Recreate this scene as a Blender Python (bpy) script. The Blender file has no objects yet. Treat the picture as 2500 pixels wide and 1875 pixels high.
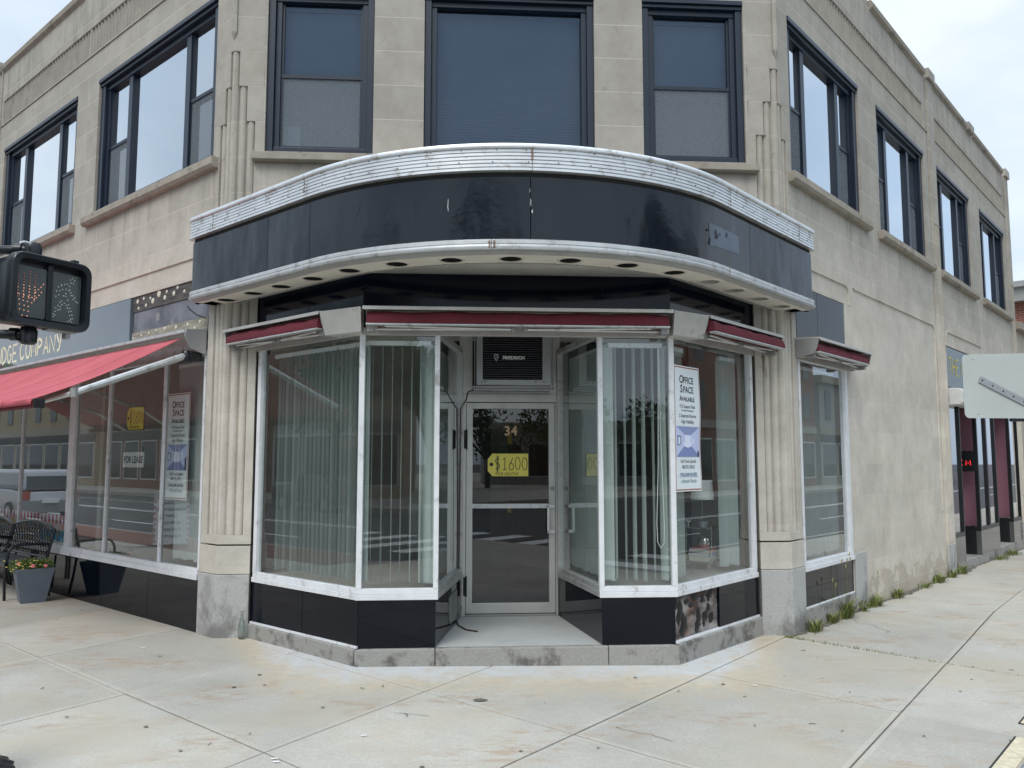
import bpy, bmesh, math, random
from mathutils import Vector, Matrix
R = math.radians
SC = bpy.context.scene
COL = SC.collection
random.seed(7)

# ------------------------------------------------------------------ camera
cam_d = bpy.data.cameras.new('camera')
cam = bpy.data.objects.new('camera', cam_d); COL.objects.link(cam)
cam_d.sensor_width = 36; cam_d.lens = 36*1994/2500.; cam_d.clip_start = .05; cam_d.clip_end = 2000
cam.location = (0, 0, 1.65)
cam.rotation_euler = (R(90+5.36), 0, R(-3.82))
SC.camera = cam

# ------------------------------------------------------------------ sky, sun, exposure
SUN_EL, SUN_AZ = 52, 205       # degrees; azimuth measured from +Y clockwise
world = bpy.data.worlds.new('World'); SC.world = world; world.use_nodes = True
wt = world.node_tree; wt.nodes.clear()
def wn(t, **k):
    n = wt.nodes.new(t)
    for a, b in k.items(): setattr(n, a, b)
    return n
wo = wn('ShaderNodeOutputWorld'); wb = wn('ShaderNodeBackground'); wb.inputs[1].default_value = .1
sky = wn('ShaderNodeTexSky', sky_type='NISHITA', sun_disc=False)
sky.sun_elevation = R(SUN_EL); sky.sun_rotation = R(SUN_AZ); sky.dust_density = 2.0
tc = wn('ShaderNodeTexCoord'); mp = wn('ShaderNodeMapping'); mp.inputs['Scale'].default_value = (1.0, 1.0, 2.2)
n1 = wn('ShaderNodeTexNoise'); n1.inputs['Scale'].default_value = 1.7; n1.inputs['Detail'].default_value = 7; n1.inputs['Roughness'].default_value = .52
n1.inputs['Distortion'].default_value = .35
cr = wn('ShaderNodeValToRGB'); cr.color_ramp.elements[0].position = .36; cr.color_ramp.elements[1].position = .68
cr.color_ramp.elements[0].color = (3.9, 5.0, 6.4, 1); cr.color_ramp.elements[1].color = (7.2, 7.8, 8.2, 1)
e = cr.color_ramp.elements.new(.5); e.color = (5.2, 6.1, 7.1, 1)
mx = wn('ShaderNodeMixRGB'); mx.inputs[0].default_value = .88
wt.links.new(tc.outputs['Generated'], mp.inputs[0]); wt.links.new(mp.outputs[0], n1.inputs['Vector'])
wt.links.new(n1.outputs['Fac'], cr.inputs[0]); wt.links.new(sky.outputs[0], mx.inputs[1]); wt.links.new(cr.outputs[0], mx.inputs[2])
sepw = wn('ShaderNodeSeparateXYZ'); wt.links.new(tc.outputs['Generated'], sepw.inputs[0])
mr = wn('ShaderNodeMapRange'); mr.interpolation_type = 'SMOOTHSTEP'; mr.inputs[1].default_value = .42; mr.inputs[2].default_value = .95; mr.inputs[3].default_value = 1.0; mr.inputs[4].default_value = 2.1
wt.links.new(sepw.outputs[2], mr.inputs[0]); vm = wn('ShaderNodeVectorMath', operation='SCALE'); wt.links.new(mx.outputs[0], vm.inputs[0]); wt.links.new(mr.outputs[0], vm.inputs['Scale'])
wt.links.new(vm.outputs[0], wb.inputs[0]); wt.links.new(wb.outputs[0], wo.inputs[0])
sun_d = bpy.data.lights.new('sun', 'SUN'); sun_d.energy = 1.1; sun_d.angle = R(28); sun_d.color = (1, .965, .91)
sun = bpy.data.objects.new('sun', sun_d); COL.objects.link(sun)
_sd = Vector((math.sin(R(SUN_AZ))*math.cos(R(SUN_EL)), math.cos(R(SUN_AZ))*math.cos(R(SUN_EL)), math.sin(R(SUN_EL))))
sun.rotation_euler = (-_sd).to_track_quat('-Z', 'Y').to_euler(); sun.location = (0, -4, 20)
SC.view_settings.view_transform = 'Standard'; SC.view_settings.look = 'None'
SC.view_settings.exposure = 0.52; SC.view_settings.gamma = 1; SC.view_settings.use_curve_mapping = False
SC.cycles.max_bounces = 10; SC.cycles.transparent_max_bounces = 16; SC.cycles.glossy_bounces = 5; SC.cycles.diffuse_bounces = 4

# ------------------------------------------------------------------ frames of reference
S = .5**.5
class Fr:
    def __init__(s, o, u, n): s.o = Vector(o); s.u = Vector(u).normalized(); s.n = Vector(n).normalized()
    def P(s, u, d, z): return s.o + s.u*u + s.n*d + Vector((0, 0, z))
FL = Fr((-2.26, 8, 0), (-S, S, 0), (-S, -S, 0))        # left street front
FR = Fr((3.30, 8, 0), (S, S, 0), (S, -S, 0))           # right street front
FC = Fr((0, 8, 0), (1, 0, 0), (0, -1, 0))              # chamfered corner
BF = Fr((0, 6.87, 0), (1, 0, 0), (0, -1, 0))           # bow front
BL = Fr((-.80, 6.87, 0), (-S, S, 0), (-S, -S, 0))      # bow left flank
BR = Fr((1.83, 6.87, 0), (S, S, 0), (S, -S, 0))        # bow right flank
DF = Fr((0, 8.18, 0), (1, 0, 0), (0, -1, 0))           # door plane
_l0, _l1 = Vector((-.17, 6.87, 0)), Vector((.05, 8.18, 0))
RL = Fr(_l0, _l1-_l0, (1, -.168, 0))                   # recess left side, facing right
_r0, _r1 = Vector((1.21, 6.87, 0)), Vector((1.0, 8.18, 0))
RR = Fr(_r0, _r1-_r0, (-1, -.160, 0))                  # recess right side, facing left
RLEN = (_l1-_l0).length
def W(a, b, z=0.):      # a: metres inside the left front line, b: metres inside the right front line
    return Vector((.515+(a-b)*S, 5.225+(a+b)*S, z))
def gz(x, y=0): return -0.0125*(max(x, -1)+1)

# ------------------------------------------------------------------ mesh builder
class MB:
    def __init__(s): s.v = []; s.f = []; s.m = []; s.s = []
    def face(s, pts, mi=0, sm=False):
        k = len(s.v); s.v += [Vector(p) for p in pts]; s.f.append(tuple(range(k, k+len(pts)))); s.m.append(mi); s.s.append(sm); return s
    def hexa(s, p, mi=0):      # p: 8 points, bottom ring then top ring
        k = len(s.v); s.v += [Vector(q) for q in p]
        for f in ((0, 3, 2, 1), (4, 5, 6, 7), (0, 1, 5, 4), (1, 2, 6, 5), (2, 3, 7, 6), (3, 0, 4, 7)):
            s.f.append(tuple(k+i for i in f)); s.m.append(mi); s.s.append(False)
        return s
    def box(s, F, u0, u1, d0, d1, z0, z1, mi=0):
        q = [(u0, d0), (u1, d0), (u1, d1), (u0, d1)]
        return s.hexa([F.P(a, b, z0) for a, b in q]+[F.P(a, b, z1) for a, b in q], mi)
    def cube(s, x0, x1, y0, y1, z0, z1, mi=0):
        q = [(x0, y0), (x1, y0), (x1, y1), (x0, y1)]
        return s.hexa([(a, b, z0) for a, b in q]+[(a, b, z1) for a, b in q], mi)
    def prism(s, poly, z0, z1, mi=0, sm=False):       # poly: list of xy
        n = len(poly); k = len(s.v)
        s.v += [Vector((p[0], p[1], z0)) for p in poly]+[Vector((p[0], p[1], z1)) for p in poly]
        s.f.append(tuple(range(k+n-1, k-1, -1))); s.f.append(tuple(range(k+n, k+2*n))); s.m += [mi, mi]; s.s += [False, False]
        for i in range(n):
            j = (i+1) % n; s.f.append((k+i, k+j, k+n+j, k+n+i)); s.m.append(mi); s.s.append(sm)
        return s
    def extr(s, pts, vec, mi=0, caps=True, sm=False):   # planar 3-D outline moved by a vector
        n = len(pts); k = len(s.v); vec = Vector(vec)
        s.v += [Vector(p) for p in pts]+[Vector(p)+vec for p in pts]
        if caps:
            s.f.append(tuple(range(k+n-1, k-1, -1))); s.f.append(tuple(range(k+n, k+2*n))); s.m += [mi, mi]; s.s += [False, False]
        for i in range(n):
            j = (i+1) % n; s.f.append((k+i, k+j, k+n+j, k+n+i)); s.m.append(mi); s.s.append(sm)
        return s
    def grid(s, rows, mi=0, sm=False, close=False):       # rows of equal length point lists
        k = len(s.v); n = len(rows[0])
        for r in rows: s.v += [Vector(p) for p in r]
        for i in range(len(rows)-1):
            for j in range(n if close else n-1):
                a = k+i*n+j; b = k+i*n+(j+1) % n
                s.f.append((a, b, b+n, a+n)); s.m.append(mi); s.s.append(sm)
        return s
    def tube(s, pts, r, mi=0, n=8, caps=True):
        pts = [Vector(p) for p in pts]; rows = []; up = Vector((0, 0, 1))
        rr = r if isinstance(r, (list, tuple)) else [r]*len(pts)
        prev = None
        for i, p in enumerate(pts):
            t = (pts[min(i+1, len(pts)-1)]-pts[max(i-1, 0)]).normalized()
            if prev is None:
                a = up if abs(t.z) < .95 else Vector((1, 0, 0))
                x = t.cross(a).normalized()
            else:
                x = (prev-t*prev.dot(t)).normalized()
            prev = x; y = t.cross(x)
            rows.append([p+(x*math.cos(2*math.pi*j/n)+y*math.sin(2*math.pi*j/n))*rr[i] for j in range(n)])
        s.grid(rows, mi, True, True)
        if caps: s.face(rows[0][::-1], mi); s.face(rows[-1], mi)
        return s
    def lathe(s, c, prof, mi=0, n=24, axis=Vector((0, 0, 1)), caps=True):   # prof: (r, h)
        axis = Vector(axis).normalized(); a = Vector((1, 0, 0)) if abs(axis.x) < .9 else Vector((0, 1, 0))
        x = axis.cross(a).normalized(); y = axis.cross(x); c = Vector(c)
        rows = [[c+axis*h+(x*math.cos(2*math.pi*j/n)+y*math.sin(2*math.pi*j/n))*r for j in range(n)] for r, h in prof]
        s.grid(rows, mi, True, True)
        if caps:
            if prof[0][0] > 1e-4: s.face(rows[0], mi)
            if prof[-1][0] > 1e-4: s.face(rows[-1], mi)
        return s
    def build(s, name, mats, parent=None, bevel=0, local=False, angle=35, normals=True):
        me = bpy.data.meshes.new(name)
        off = Vector((0, 0, 0))
        if parent is not None and not local:
            p = parent
            while p is not None: off += p.location; p = p.parent
        me.from_pydata([tuple(v-off) for v in s.v], [], s.f)
        if not isinstance(mats, (list, tuple)): mats = [mats]
        for m in mats: me.materials.append(m)
        me.polygons.foreach_set('material_index', s.m); me.polygons.foreach_set('use_smooth', s.s)
        bm = bmesh.new(); bm.from_mesh(me)
        bmesh.ops.remove_doubles(bm, verts=bm.verts, dist=1e-5)
        if normals: bmesh.ops.recalc_face_normals(bm, faces=bm.faces)
        bm.to_mesh(me); bm.free()
        if any(s.s): me.set_sharp_from_angle(angle=R(angle))
        me.update()
        o = bpy.data.objects.new(name, me); COL.objects.link(o)
        if parent is not None: o.parent = parent
        if bevel:
            b = o.modifiers.new('bevel', 'BEVEL'); b.width = bevel; b.segments = 2; b.limit_method = 'ANGLE'; b.angle_limit = R(40)
        return o
def tag(o, label=None, cat=None, group=None, kind=None):
    if label: o['label'] = label
    if cat: o['category'] = cat
    if group: o['group'] = group
    if kind: o['kind'] = kind
    return o
def thing(name, label, cat, loc=(0, 0, 0), group=None, rz=0):
    o = bpy.data.objects.new(name, None); COL.objects.link(o); o.location = loc; o.rotation_euler = (0, 0, rz)
    o.empty_display_size = .1
    return tag(o, label, cat, group)
def copy_tree(o, parent=None):
    c = o.copy(); COL.objects.link(c); c.parent = parent
    for ch in [k for k in SC.objects if k.parent == o]: copy_tree(ch, c)
    return c

# ------------------------------------------------------------------ materials
def newmat(name):
    m = bpy.data.materials.new(name); m.use_nodes = True; nt = m.node_tree
    b = nt.nodes['Principled BSDF']; return m, nt, b
def nd(nt, t, **k):
    n = nt.nodes.new(t)
    for a, v in k.items():
        if a.startswith('i_'): n.inputs[a[2:].replace('_', ' ')].default_value = v
        else: setattr(n, a, v)
    return n
def mathn(nt, op, a, b=None, c=None, clamp=False):
    n = nt.nodes.new('ShaderNodeMath'); n.operation = op; n.use_clamp = clamp
    for i, v in enumerate((a, b, c)):
        if v is None: continue
        if isinstance(v, (int, float)): n.inputs[i].default_value = v
        else: nt.links.new(v, n.inputs[i])
    return n.outputs[0]
def mixc(nt, fac, a, b, mode='MIX'):
    n = nt.nodes.new('ShaderNodeMixRGB'); n.blend_type = mode
    for i, v in enumerate((fac, a, b)):
        if isinstance(v, (int, float)): n.inputs[i].default_value = v
        elif isinstance(v, tuple): n.inputs[i].default_value = (v+(1,))[:4]
        else: nt.links.new(v, n.inputs[i])
    return n.outputs[0]
def posn(nt, scale=(1, 1, 1)):
    g = nd(nt, 'ShaderNodeNewGeometry'); m = nd(nt, 'ShaderNodeMapping'); m.inputs['Scale'].default_value = scale
    nt.links.new(g.outputs['Position'], m.inputs[0]); return m.outputs[0]
def noise(nt, scale, detail=4, rough=.55, stretch=(1, 1, 1), vec=None):
    n = nd(nt, 'ShaderNodeTexNoise'); n.inputs['Scale'].default_value = scale; n.inputs['Detail'].default_value = detail; n.inputs['Roughness'].default_value = rough
    nt.links.new(vec if vec is not None else posn(nt, stretch), n.inputs['Vector']); return n.outputs['Fac']
def ramp(nt, f, p0, p1, v0=0., v1=1.):
    n = nd(nt, 'ShaderNodeMapRange'); n.inputs[1].default_value = p0; n.inputs[2].default_value = p1; n.inputs[3].default_value = v0; n.inputs[4].default_value = v1
    nt.links.new(f, n.inputs[0]); return n.outputs[0]
def bump(nt, b, h, strength=.3, dist=.01):
    n = nd(nt, 'ShaderNodeBump'); n.inputs['Strength'].default_value = strength; n.inputs['Distance'].default_value = dist
    nt.links.new(h, n.inputs['Height']); nt.links.new(n.outputs[0], b.inputs['Normal'])
def mul(c, k): return tuple(min(1, x*k) for x in c)
def mat(name, col, rough=.6, metal=0., var=.12, scale=6., bmp=0., bscale=40., stretch=(1, 1, 1), spec=.5, rvar=0., coat=0., dirt=None, dirtcol=(.1, .09, .08), dscale=3., dstretch=(1, 1, 1)):
    m, nt, b = newmat(name)
    f = noise(nt, scale, 5, .6, stretch)
    c = mixc(nt, ramp(nt, f, .3, .7), mul(col, 1-var), mul(col, 1+var))
    if dirt:
        g = noise(nt, dscale, 7, .68, dstretch)
        c = mixc(nt, ramp(nt, g, dirt, dirt+.12, 0, .85), c, dirtcol)
    nt.links.new(c, b.inputs['Base Color']); b.inputs['Metallic'].default_value = metal
    b.inputs['Specular IOR Level'].default_value = spec; b.inputs['Coat Weight'].default_value = coat
    if rvar: nt.links.new(ramp(nt, noise(nt, scale*1.7, 4, .6, stretch), .3, .7, rough-rvar, rough+rvar), b.inputs['Roughness'])
    else: b.inputs['Roughness'].default_value = rough
    if bmp: bump(nt, b, noise(nt, bscale, 4, .6, stretch), bmp, .004)
    return m
def flat(name, col, rough=.6, metal=0., emit=0.):
    m, nt, b = newmat(name); b.inputs['Base Color'].default_value = col+(1,); b.inputs['Roughness'].default_value = rough; b.inputs['Metallic'].default_value = metal
    if emit: b.inputs['Emission Color'].default_value = col+(1,); b.inputs['Emission Strength'].default_value = emit
    return m
def stone(name, F, z0, rowh, bw, phase, lo=(.635, .59, .515), hi=(.425, .40, .35), soil=1.0, mort=(.64, .59, .51)):
    m, nt, b = newmat(name)
    g = nd(nt, 'ShaderNodeNewGeometry')
    sub = nd(nt, 'ShaderNodeVectorMath', operation='SUBTRACT'); sub.inputs[1].default_value = F.o
    dot = nd(nt, 'ShaderNodeVectorMath', operation='DOT_PRODUCT'); dot.inputs[1].default_value = F.u
    sep = nd(nt, 'ShaderNodeSeparateXYZ'); nt.links.new(g.outputs['Position'], sub.inputs[0]); nt.links.new(sub.outputs[0], dot.inputs[0]); nt.links.new(g.outputs['Position'], sep.inputs[0])
    u = dot.outputs['Value']; z = sep.outputs['Z']
    cmb = nd(nt, 'ShaderNodeCombineXYZ'); nt.links.new(mathn(nt, 'ADD', u, -phase+bw*40), cmb.inputs[0]); nt.links.new(mathn(nt, 'ADD', z, -z0+rowh*20), cmb.inputs[1])
    br = nd(nt, 'ShaderNodeTexBrick'); br.offset = .5; nt.links.new(cmb.outputs[0], br.inputs['Vector'])
    for k, v in (('Scale', 1), ('Mortar Size', .0042), ('Mortar Smooth', .2), ('Bias', 0), ('Brick Width', bw), ('Row Height', rowh)): br.inputs[k].default_value = v
    br.inputs['Color1'].default_value = (.94, .94, .94, 1); br.inputs['Color2'].default_value = (1.05, 1.045, 1.035, 1); br.inputs['Mortar'].default_value = (1, 1, 1, 1)
    zz = ramp(nt, z, 3.1, 4.9)
    base = mixc(nt, zz, lo, hi)
    base = mixc(nt, 1., base, br.outputs['Color'], 'MULTIPLY')
    mott = noise(nt, 2.6, 8, .7); base = mixc(nt, 1., base, mixc(nt, ramp(nt, mott, .34, .66), (.84, .825, .80), (1.07, 1.06, 1.05)), 'MULTIPLY')
    fine = noise(nt, 70, 3, .6); base = mixc(nt, 1., base, mixc(nt, ramp(nt, fine, .3, .7), (.93, .93, .93), (1.05, 1.05, 1.05)), 'MULTIPLY')
    # vertical weather streaks below the sills and down the frieze and parapet
    st = noise(nt, 5, 6, .65, (1.6, 1.6, .16))
    band = mathn(nt, 'MAXIMUM', mathn(nt, 'MULTIPLY', ramp(nt, z, 3.7, 4.6), ramp(nt, z, 4.75, 4.65)), mathn(nt, 'MULTIPLY', ramp(nt, z, 6.75, 7.2), 1.15))
    fac = mathn(nt, 'MULTIPLY', mathn(nt, 'MULTIPLY', ramp(nt, st, .50, .72), band), .42*soil, None, True)
    base = mixc(nt, fac, base, (.13, .115, .095))
    # damp, flaking zone near the pavement
    dm = noise(nt, 2.4, 5, .6, (1, 1, 1.4)); dfac = mathn(nt, 'MULTIPLY', ramp(nt, mathn(nt, 'ADD', mathn(nt, 'MULTIPLY', dm, -1.6), z), -.55, -.95+.3), .5*soil, None, True)
    base = mixc(nt, dfac, base, (.36, .29, .21))
    base = mixc(nt, mathn(nt, 'MULTIPLY', br.outputs['Fac'], .75), base, mort)
    blt = mathn(nt, 'MULTIPLY', ramp(nt, noise(nt, 7, 7, .72, (1, 1, 1.3)), .60, .70), ramp(nt, z, 3.6, 4.6, .25, .55)); base = mixc(nt, blt, base, (.20, .18, .15))
    nt.links.new(base, b.inputs['Base Color']); b.inputs['Roughness'].default_value = .85; b.inputs['Specular IOR Level'].default_value = .25
    h = mathn(nt, 'ADD', mathn(nt, 'MULTIPLY', fine, .25), mathn(nt, 'MULTIPLY', br.outputs['Fac'], -1.2)); bump(nt, b, h, .45, .004)
    return m
def glass(name, tint=(.86, .93, .9), k=2, rough=.0, wav=.0, f0=.04, gcol=(.96, .98, 1)):
    m = bpy.data.materials.new(name); m.use_nodes = True; nt = m.node_tree; nt.nodes.clear()
    o = nd(nt, 'ShaderNodeOutputMaterial'); t = nd(nt, 'ShaderNodeBsdfTransparent'); g = nd(nt, 'ShaderNodeBsdfGlossy'); mix = nd(nt, 'ShaderNodeMixShader')
    t.inputs[0].default_value = tint+(1,); g.inputs['Color'].default_value = gcol+(1,); g.inputs['Roughness'].default_value = rough
    lw = nd(nt, 'ShaderNodeLayerWeight'); lw.inputs['Blend'].default_value = .5
    p = mathn(nt, 'POWER', lw.outputs['Facing'], 5.)
    f = mathn(nt, 'MULTIPLY_ADD', p, 1-f0, f0); q = mathn(nt, 'SUBTRACT', 1., f); q = mathn(nt, 'POWER', q, float(k)); f = mathn(nt, 'SUBTRACT', 1., q)
    nt.links.new(f, mix.inputs[0]); nt.links.new(t.outputs[0], mix.inputs[1]); nt.links.new(g.outputs[0], mix.inputs[2]); nt.links.new(mix.outputs[0], o.inputs[0])
    if wav:
        bp = nd(nt, 'ShaderNodeBump'); bp.inputs['Strength'].default_value = wav; bp.inputs['Distance'].default_value = .02
        nt.links.new(noise(nt, 1.6, 2, .4, (1, 1, .7)), bp.inputs['Height']); nt.links.new(bp.outputs[0], g.inputs['Normal']); nt.links.new(bp.outputs[0], lw.inputs['Normal'])
    return m
ROWZ, ROWH, BW = .845, .385, .925
M = {}
M['stoneL'] = stone('limestone left', FL, ROWZ, ROWH, BW, .35)
M['stoneR'] = stone('limestone right', FR, ROWZ, ROWH, BW, .20)
M['stoneC'] = stone('limestone corner', FC, 5.07, .36, 3.0, .6, hi=(.43, .40, .35))
M['stoneP'] = stone('limestone pier', FC, 5.012, .3625, 9.0, 1.3, lo=(.57, .535, .475), hi=(.43, .40, .35), mort=(.57, .52, .45))
M['trimstone'] = mat('sill stone', (.33, .29, .235), .85, var=.16, scale=5, bmp=.3, dirt=.56, dirtcol=(.13, .115, .095), dstretch=(1, 1, 2))
M['frieze'] = mat('frieze stone', (.34, .315, .27), .88, var=.12, scale=4, bmp=.3, dirt=.60, dirtcol=(.13, .12, .10), dscale=4, dstretch=(1.5, 1.5, .3))
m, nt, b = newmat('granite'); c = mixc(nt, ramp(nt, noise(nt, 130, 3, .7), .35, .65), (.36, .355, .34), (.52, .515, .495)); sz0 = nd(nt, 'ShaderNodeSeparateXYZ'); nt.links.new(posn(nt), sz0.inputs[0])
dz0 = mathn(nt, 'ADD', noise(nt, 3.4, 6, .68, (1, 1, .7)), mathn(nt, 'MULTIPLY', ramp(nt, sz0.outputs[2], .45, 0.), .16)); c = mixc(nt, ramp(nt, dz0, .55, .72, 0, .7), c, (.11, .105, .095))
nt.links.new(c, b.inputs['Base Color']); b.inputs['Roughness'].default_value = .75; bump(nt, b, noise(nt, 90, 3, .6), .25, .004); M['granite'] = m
M['granite_dirty'] = mat('soiled granite', (.32, .31, .285), .8, var=.18, scale=110, bmp=.3, bscale=90, dirt=.50, dirtcol=(.10, .095, .085), dscale=4.5)
M['alu'] = mat('weathered aluminium', (.60, .61, .60), .40, .55, var=.10, scale=8, rvar=.08, bmp=.04, dirt=.55, dirtcol=(.28, .26, .235), dscale=9)
M['alubright'] = mat('bright aluminium', (.74, .75, .75), .34, .62, var=.10, scale=3, rvar=.07, bmp=.05, bscale=12, dirt=.56, dirtcol=(.34, .29, .23), dscale=9)
M['whiteframe'] = mat('painted white frame', (.74, .755, .77), .42, var=.08, scale=7, bmp=.08, dirt=.575, dirtcol=(.36, .34, .32), dscale=9, dstretch=(1, 1, .6))
M['doorframe'] = mat('dull anodised frame', (.60, .595, .565), .45, .45, var=.10, scale=4, rvar=.08, bmp=.05, dirt=.62, dirtcol=(.24, .21, .18), dscale=4)
M['navy'] = mat('navy window frame', (.012, .021, .038), .36, var=.12, scale=4)
M['navy2'] = mat('navy sash', (.014, .022, .036), .4, var=.1, scale=4)
M['blackglass'] = mat('black structural glass', (.003, .005, .010), .04, var=.2, scale=1.5, spec=.30, dirt=.78, dirtcol=(.03, .035, .04), dscale=3, dstretch=(1, 1, .15))
M['blackband'] = mat('black fascia glass', (.004, .007, .016), .08, var=.2, scale=1.5, spec=.25)
M['red'] = mat('red awning canvas', (.145, .018, .030), .8, var=.16, scale=5, bmp=.15, bscale=300, dirt=.60, dirtcol=(.09, .02, .028), dscale=6)
M['hood'] = mat('awning hood metal', (.56, .55, .51), .5, .35, var=.12, scale=5, dirt=.6, dirtcol=(.20, .17, .13), dscale=5)
M['greymetal'] = mat('grey metal', (.33, .33, .32), .5, .4, var=.12, scale=6)
M['soffit'] = mat('cream soffit', (.74, .69, .60), .6, var=.06, scale=4, dirt=.66, dirtcol=(.32, .26, .2), dscale=5)
M['plaster'] = mat('peeling ceiling', (.50, .48, .44), .9, var=.14, scale=3, bmp=.5, bscale=15, dirt=.60, dirtcol=(.14, .12, .10), dscale=8, dstretch=(1, 2, 1))
M['darkgap'] = mat('dark gap', (.02, .019, .018), .8, var=.3, scale=9)
M['black'] = mat('black', (.008, .008, .009), .5, var=.1)
M['satinblack'] = mat('black signal paint', (.008, .011, .015), .30, var=.15, scale=9, dirt=.70, dirtcol=(.10, .10, .10), dscale=9)
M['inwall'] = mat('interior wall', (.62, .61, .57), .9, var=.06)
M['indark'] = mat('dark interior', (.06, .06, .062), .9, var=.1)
M['infloor'] = mat('display floor', (.34, .31, .28), .9, var=.12, scale=12)
M['blind'] = mat('vertical blind', (.40, .44, .42), .7, var=.05, scale=5)
M['blindR'] = mat('pale vertical blind', (.42, .44, .43), .7, var=.05, scale=5)
M['venetian'] = mat('venetian blind', (.50, .56, .62), .6, var=.04)
M['sheer'] = mat('grey window screen', (.30, .325, .335), .85, var=.16, scale=90, stretch=(1, 1, 4))
M['roof'] = mat('roof felt', (.10, .10, .10), .9, var=.15)
M['white'] = flat('white print', (.80, .82, .82), .5)
M['ink'] = flat('black print', (.015, .015, .018), .5)
M['cream'] = flat('cream lettering', (.72, .64, .42), .5)
G1 = glass('shop glass', (.93, .98, .965), 2.6, wav=.012)
G2 = glass('double glazing', (.40, .46, .54), 9, wav=.02, f0=.06)
G3 = glass('corner double glazing', (.46, .52, .60), 3, wav=.015, gcol=(.36, .46, .60))
GD = glass('door glass', (.42, .45, .45), 2.2, wav=.008)

# ------------------------------------------------------------------ text helpers
def text_mb(mb, txt, size, F, u, d, z, sgn=1, mi=0, bold=0., shear=0., align='CENTER', sx=1., mirror=False):
    cu = bpy.data.curves.new('t', 'FONT'); cu.body = txt; cu.size = size; cu.align_x = align; cu.offset = bold; cu.shear = shear; cu.resolution_u = 3
    o = bpy.data.objects.new('t', cu); COL.objects.link(o); bpy.context.view_layer.update()
    me = bpy.data.meshes.new_from_object(o.evaluated_get(bpy.context.evaluated_depsgraph_get()))
    k = len(mb.v)
    for v in me.vertices: mb.v.append(F.P(u+sgn*v.co.x*sx, d, z+v.co.y))
    for p in me.polygons: mb.f.append(tuple(k+i for i in p.vertices)); mb.m.append(mi); mb.s.append(False)
    bpy.data.objects.remove(o); bpy.data.meshes.remove(me); bpy.data.curves.remove(cu)
def arc(cx, cy, rx, ry, a0, a1, n=10): return [(cx+rx*math.cos(R(a0+(a1-a0)*i/n)), cy+ry*math.sin(R(a0+(a1-a0)*i/n))) for i in range(n+1)]
GL = {
 'A': [[(0, 0), (.5, 1), (1, 0)], [(.2, .36), (.8, .36)]], 'C': [arc(.5, .5, .5, .5, 50, 310, 14)+[(.82, .2)]], 'D': [[(0, 0), (0, 1)]+arc(0, .5, 1, .5, 90, -90, 12)],
 'E': [[(1, 1), (0, 1), (0, 0), (1, 0)], [(0, .5), (.75, .5)]], 'F': [[(1, 1), (0, 1), (0, 0)], [(0, .5), (.75, .5)]], 'G': [arc(.5, .5, .5, .5, 50, 350, 14)+[(.98, .45), (.55, .45)]],
 'H': [[(0, 0), (0, 1)], [(1, 0), (1, 1)], [(0, .5), (1, .5)]], 'M': [[(0, 0), (.08, 1), (.5, .25), (.92, 1), (1, 0)]], 'N': [[(0, 0), (0, 1), (1, 0), (1, 1)]],
 'O': [arc(.5, .5, .5, .5, 0, 360, 20)], 'P': [[(0, 0), (0, 1)]+arc(0, .74, .9, .26, 90, -90, 10)], 'R': [[(0, 0), (0, 1)]+arc(0, .74, .9, .26, 90, -90, 10)+[(1, 0)]],
 'T': [[(0, 1), (1, 1)], [(.5, 1), (.5, 0)]], 'U': [[(0, 1), (0, .35)]+arc(.5, .35, .5, .35, 180, 360, 10)+[(1, 1)]], 'Y': [[(0, 1), (.5, .5)], [(1, 1), (.62, .1), (.2, 0)]],
 '0': [arc(.5, .5, .5, .5, 0, 360, 20)], '1': [[(.2, .78), (.6, 1), (.55, 0)], [(.2, 0), (.9, .02)]], '6': [[(.8, 1), (.25, .55)]+arc(.5, .28, .42, .28, 160, -200, 16)],
 '$': [arc(.5, .72, .42, .2, 40, 250, 10)+arc(.5, .3, .42, .22, 100, -140, 12), [(.42, 1.15), (.36, -.15)], [(.64, 1.15), (.56, -.15)]], '!': [[(.5, 1), (.45, .3)], [(.45, .06), (.45, 0)]], 'L': [[(0, 1), (0, 0), (.9, 0)]], 'S': [arc(.5, .74, .45, .26, 30, 270, 10)+arc(.5, .26, .45, .26, 90, -150, 10)],
}
def strokes(mb, txt, F, u, d, z, cw, ch, gap, w, sgn=1, mi=0, jit=.0, rnd=None):
    rnd = rnd or random.Random(3)
    x = 0
    for ch_ in txt:
        if ch_ == ' ': x += cw*.6; continue
        k = .45 if ch_ == '!' else 1.
        ox = rnd.uniform(-jit, jit)*ch; oy = rnd.uniform(-jit, jit)*ch
        for pl in GL[ch_]:
            pts = [Vector((x+ox+px*cw*k, py*ch+oy)) for px, py in pl]
            L = []; Rr = []
            for i, p in enumerate(pts):
                t = (pts[min(i+1, len(pts)-1)]-pts[max(i-1, 0)])
                if t.length < 1e-6: t = Vector((1, 0))
                t.normalize(); nrm = Vector((-t.y, t.x))*w/2
                L.append(p+nrm); Rr.append(p-nrm)
            mb.grid([[F.P(u+sgn*q.x, d, z+q.y) for q in L], [F.P(u+sgn*q.x, d, z+q.y) for q in Rr]], mi)
        x += cw*k+gap
    return x
def rect(mb, F, u0, u1, d, z0, z1, mi=0): mb.face([F.P(u0, d, z0), F.P(u1, d, z0), F.P(u1, d, z1), F.P(u0, d, z1)], mi)

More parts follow.
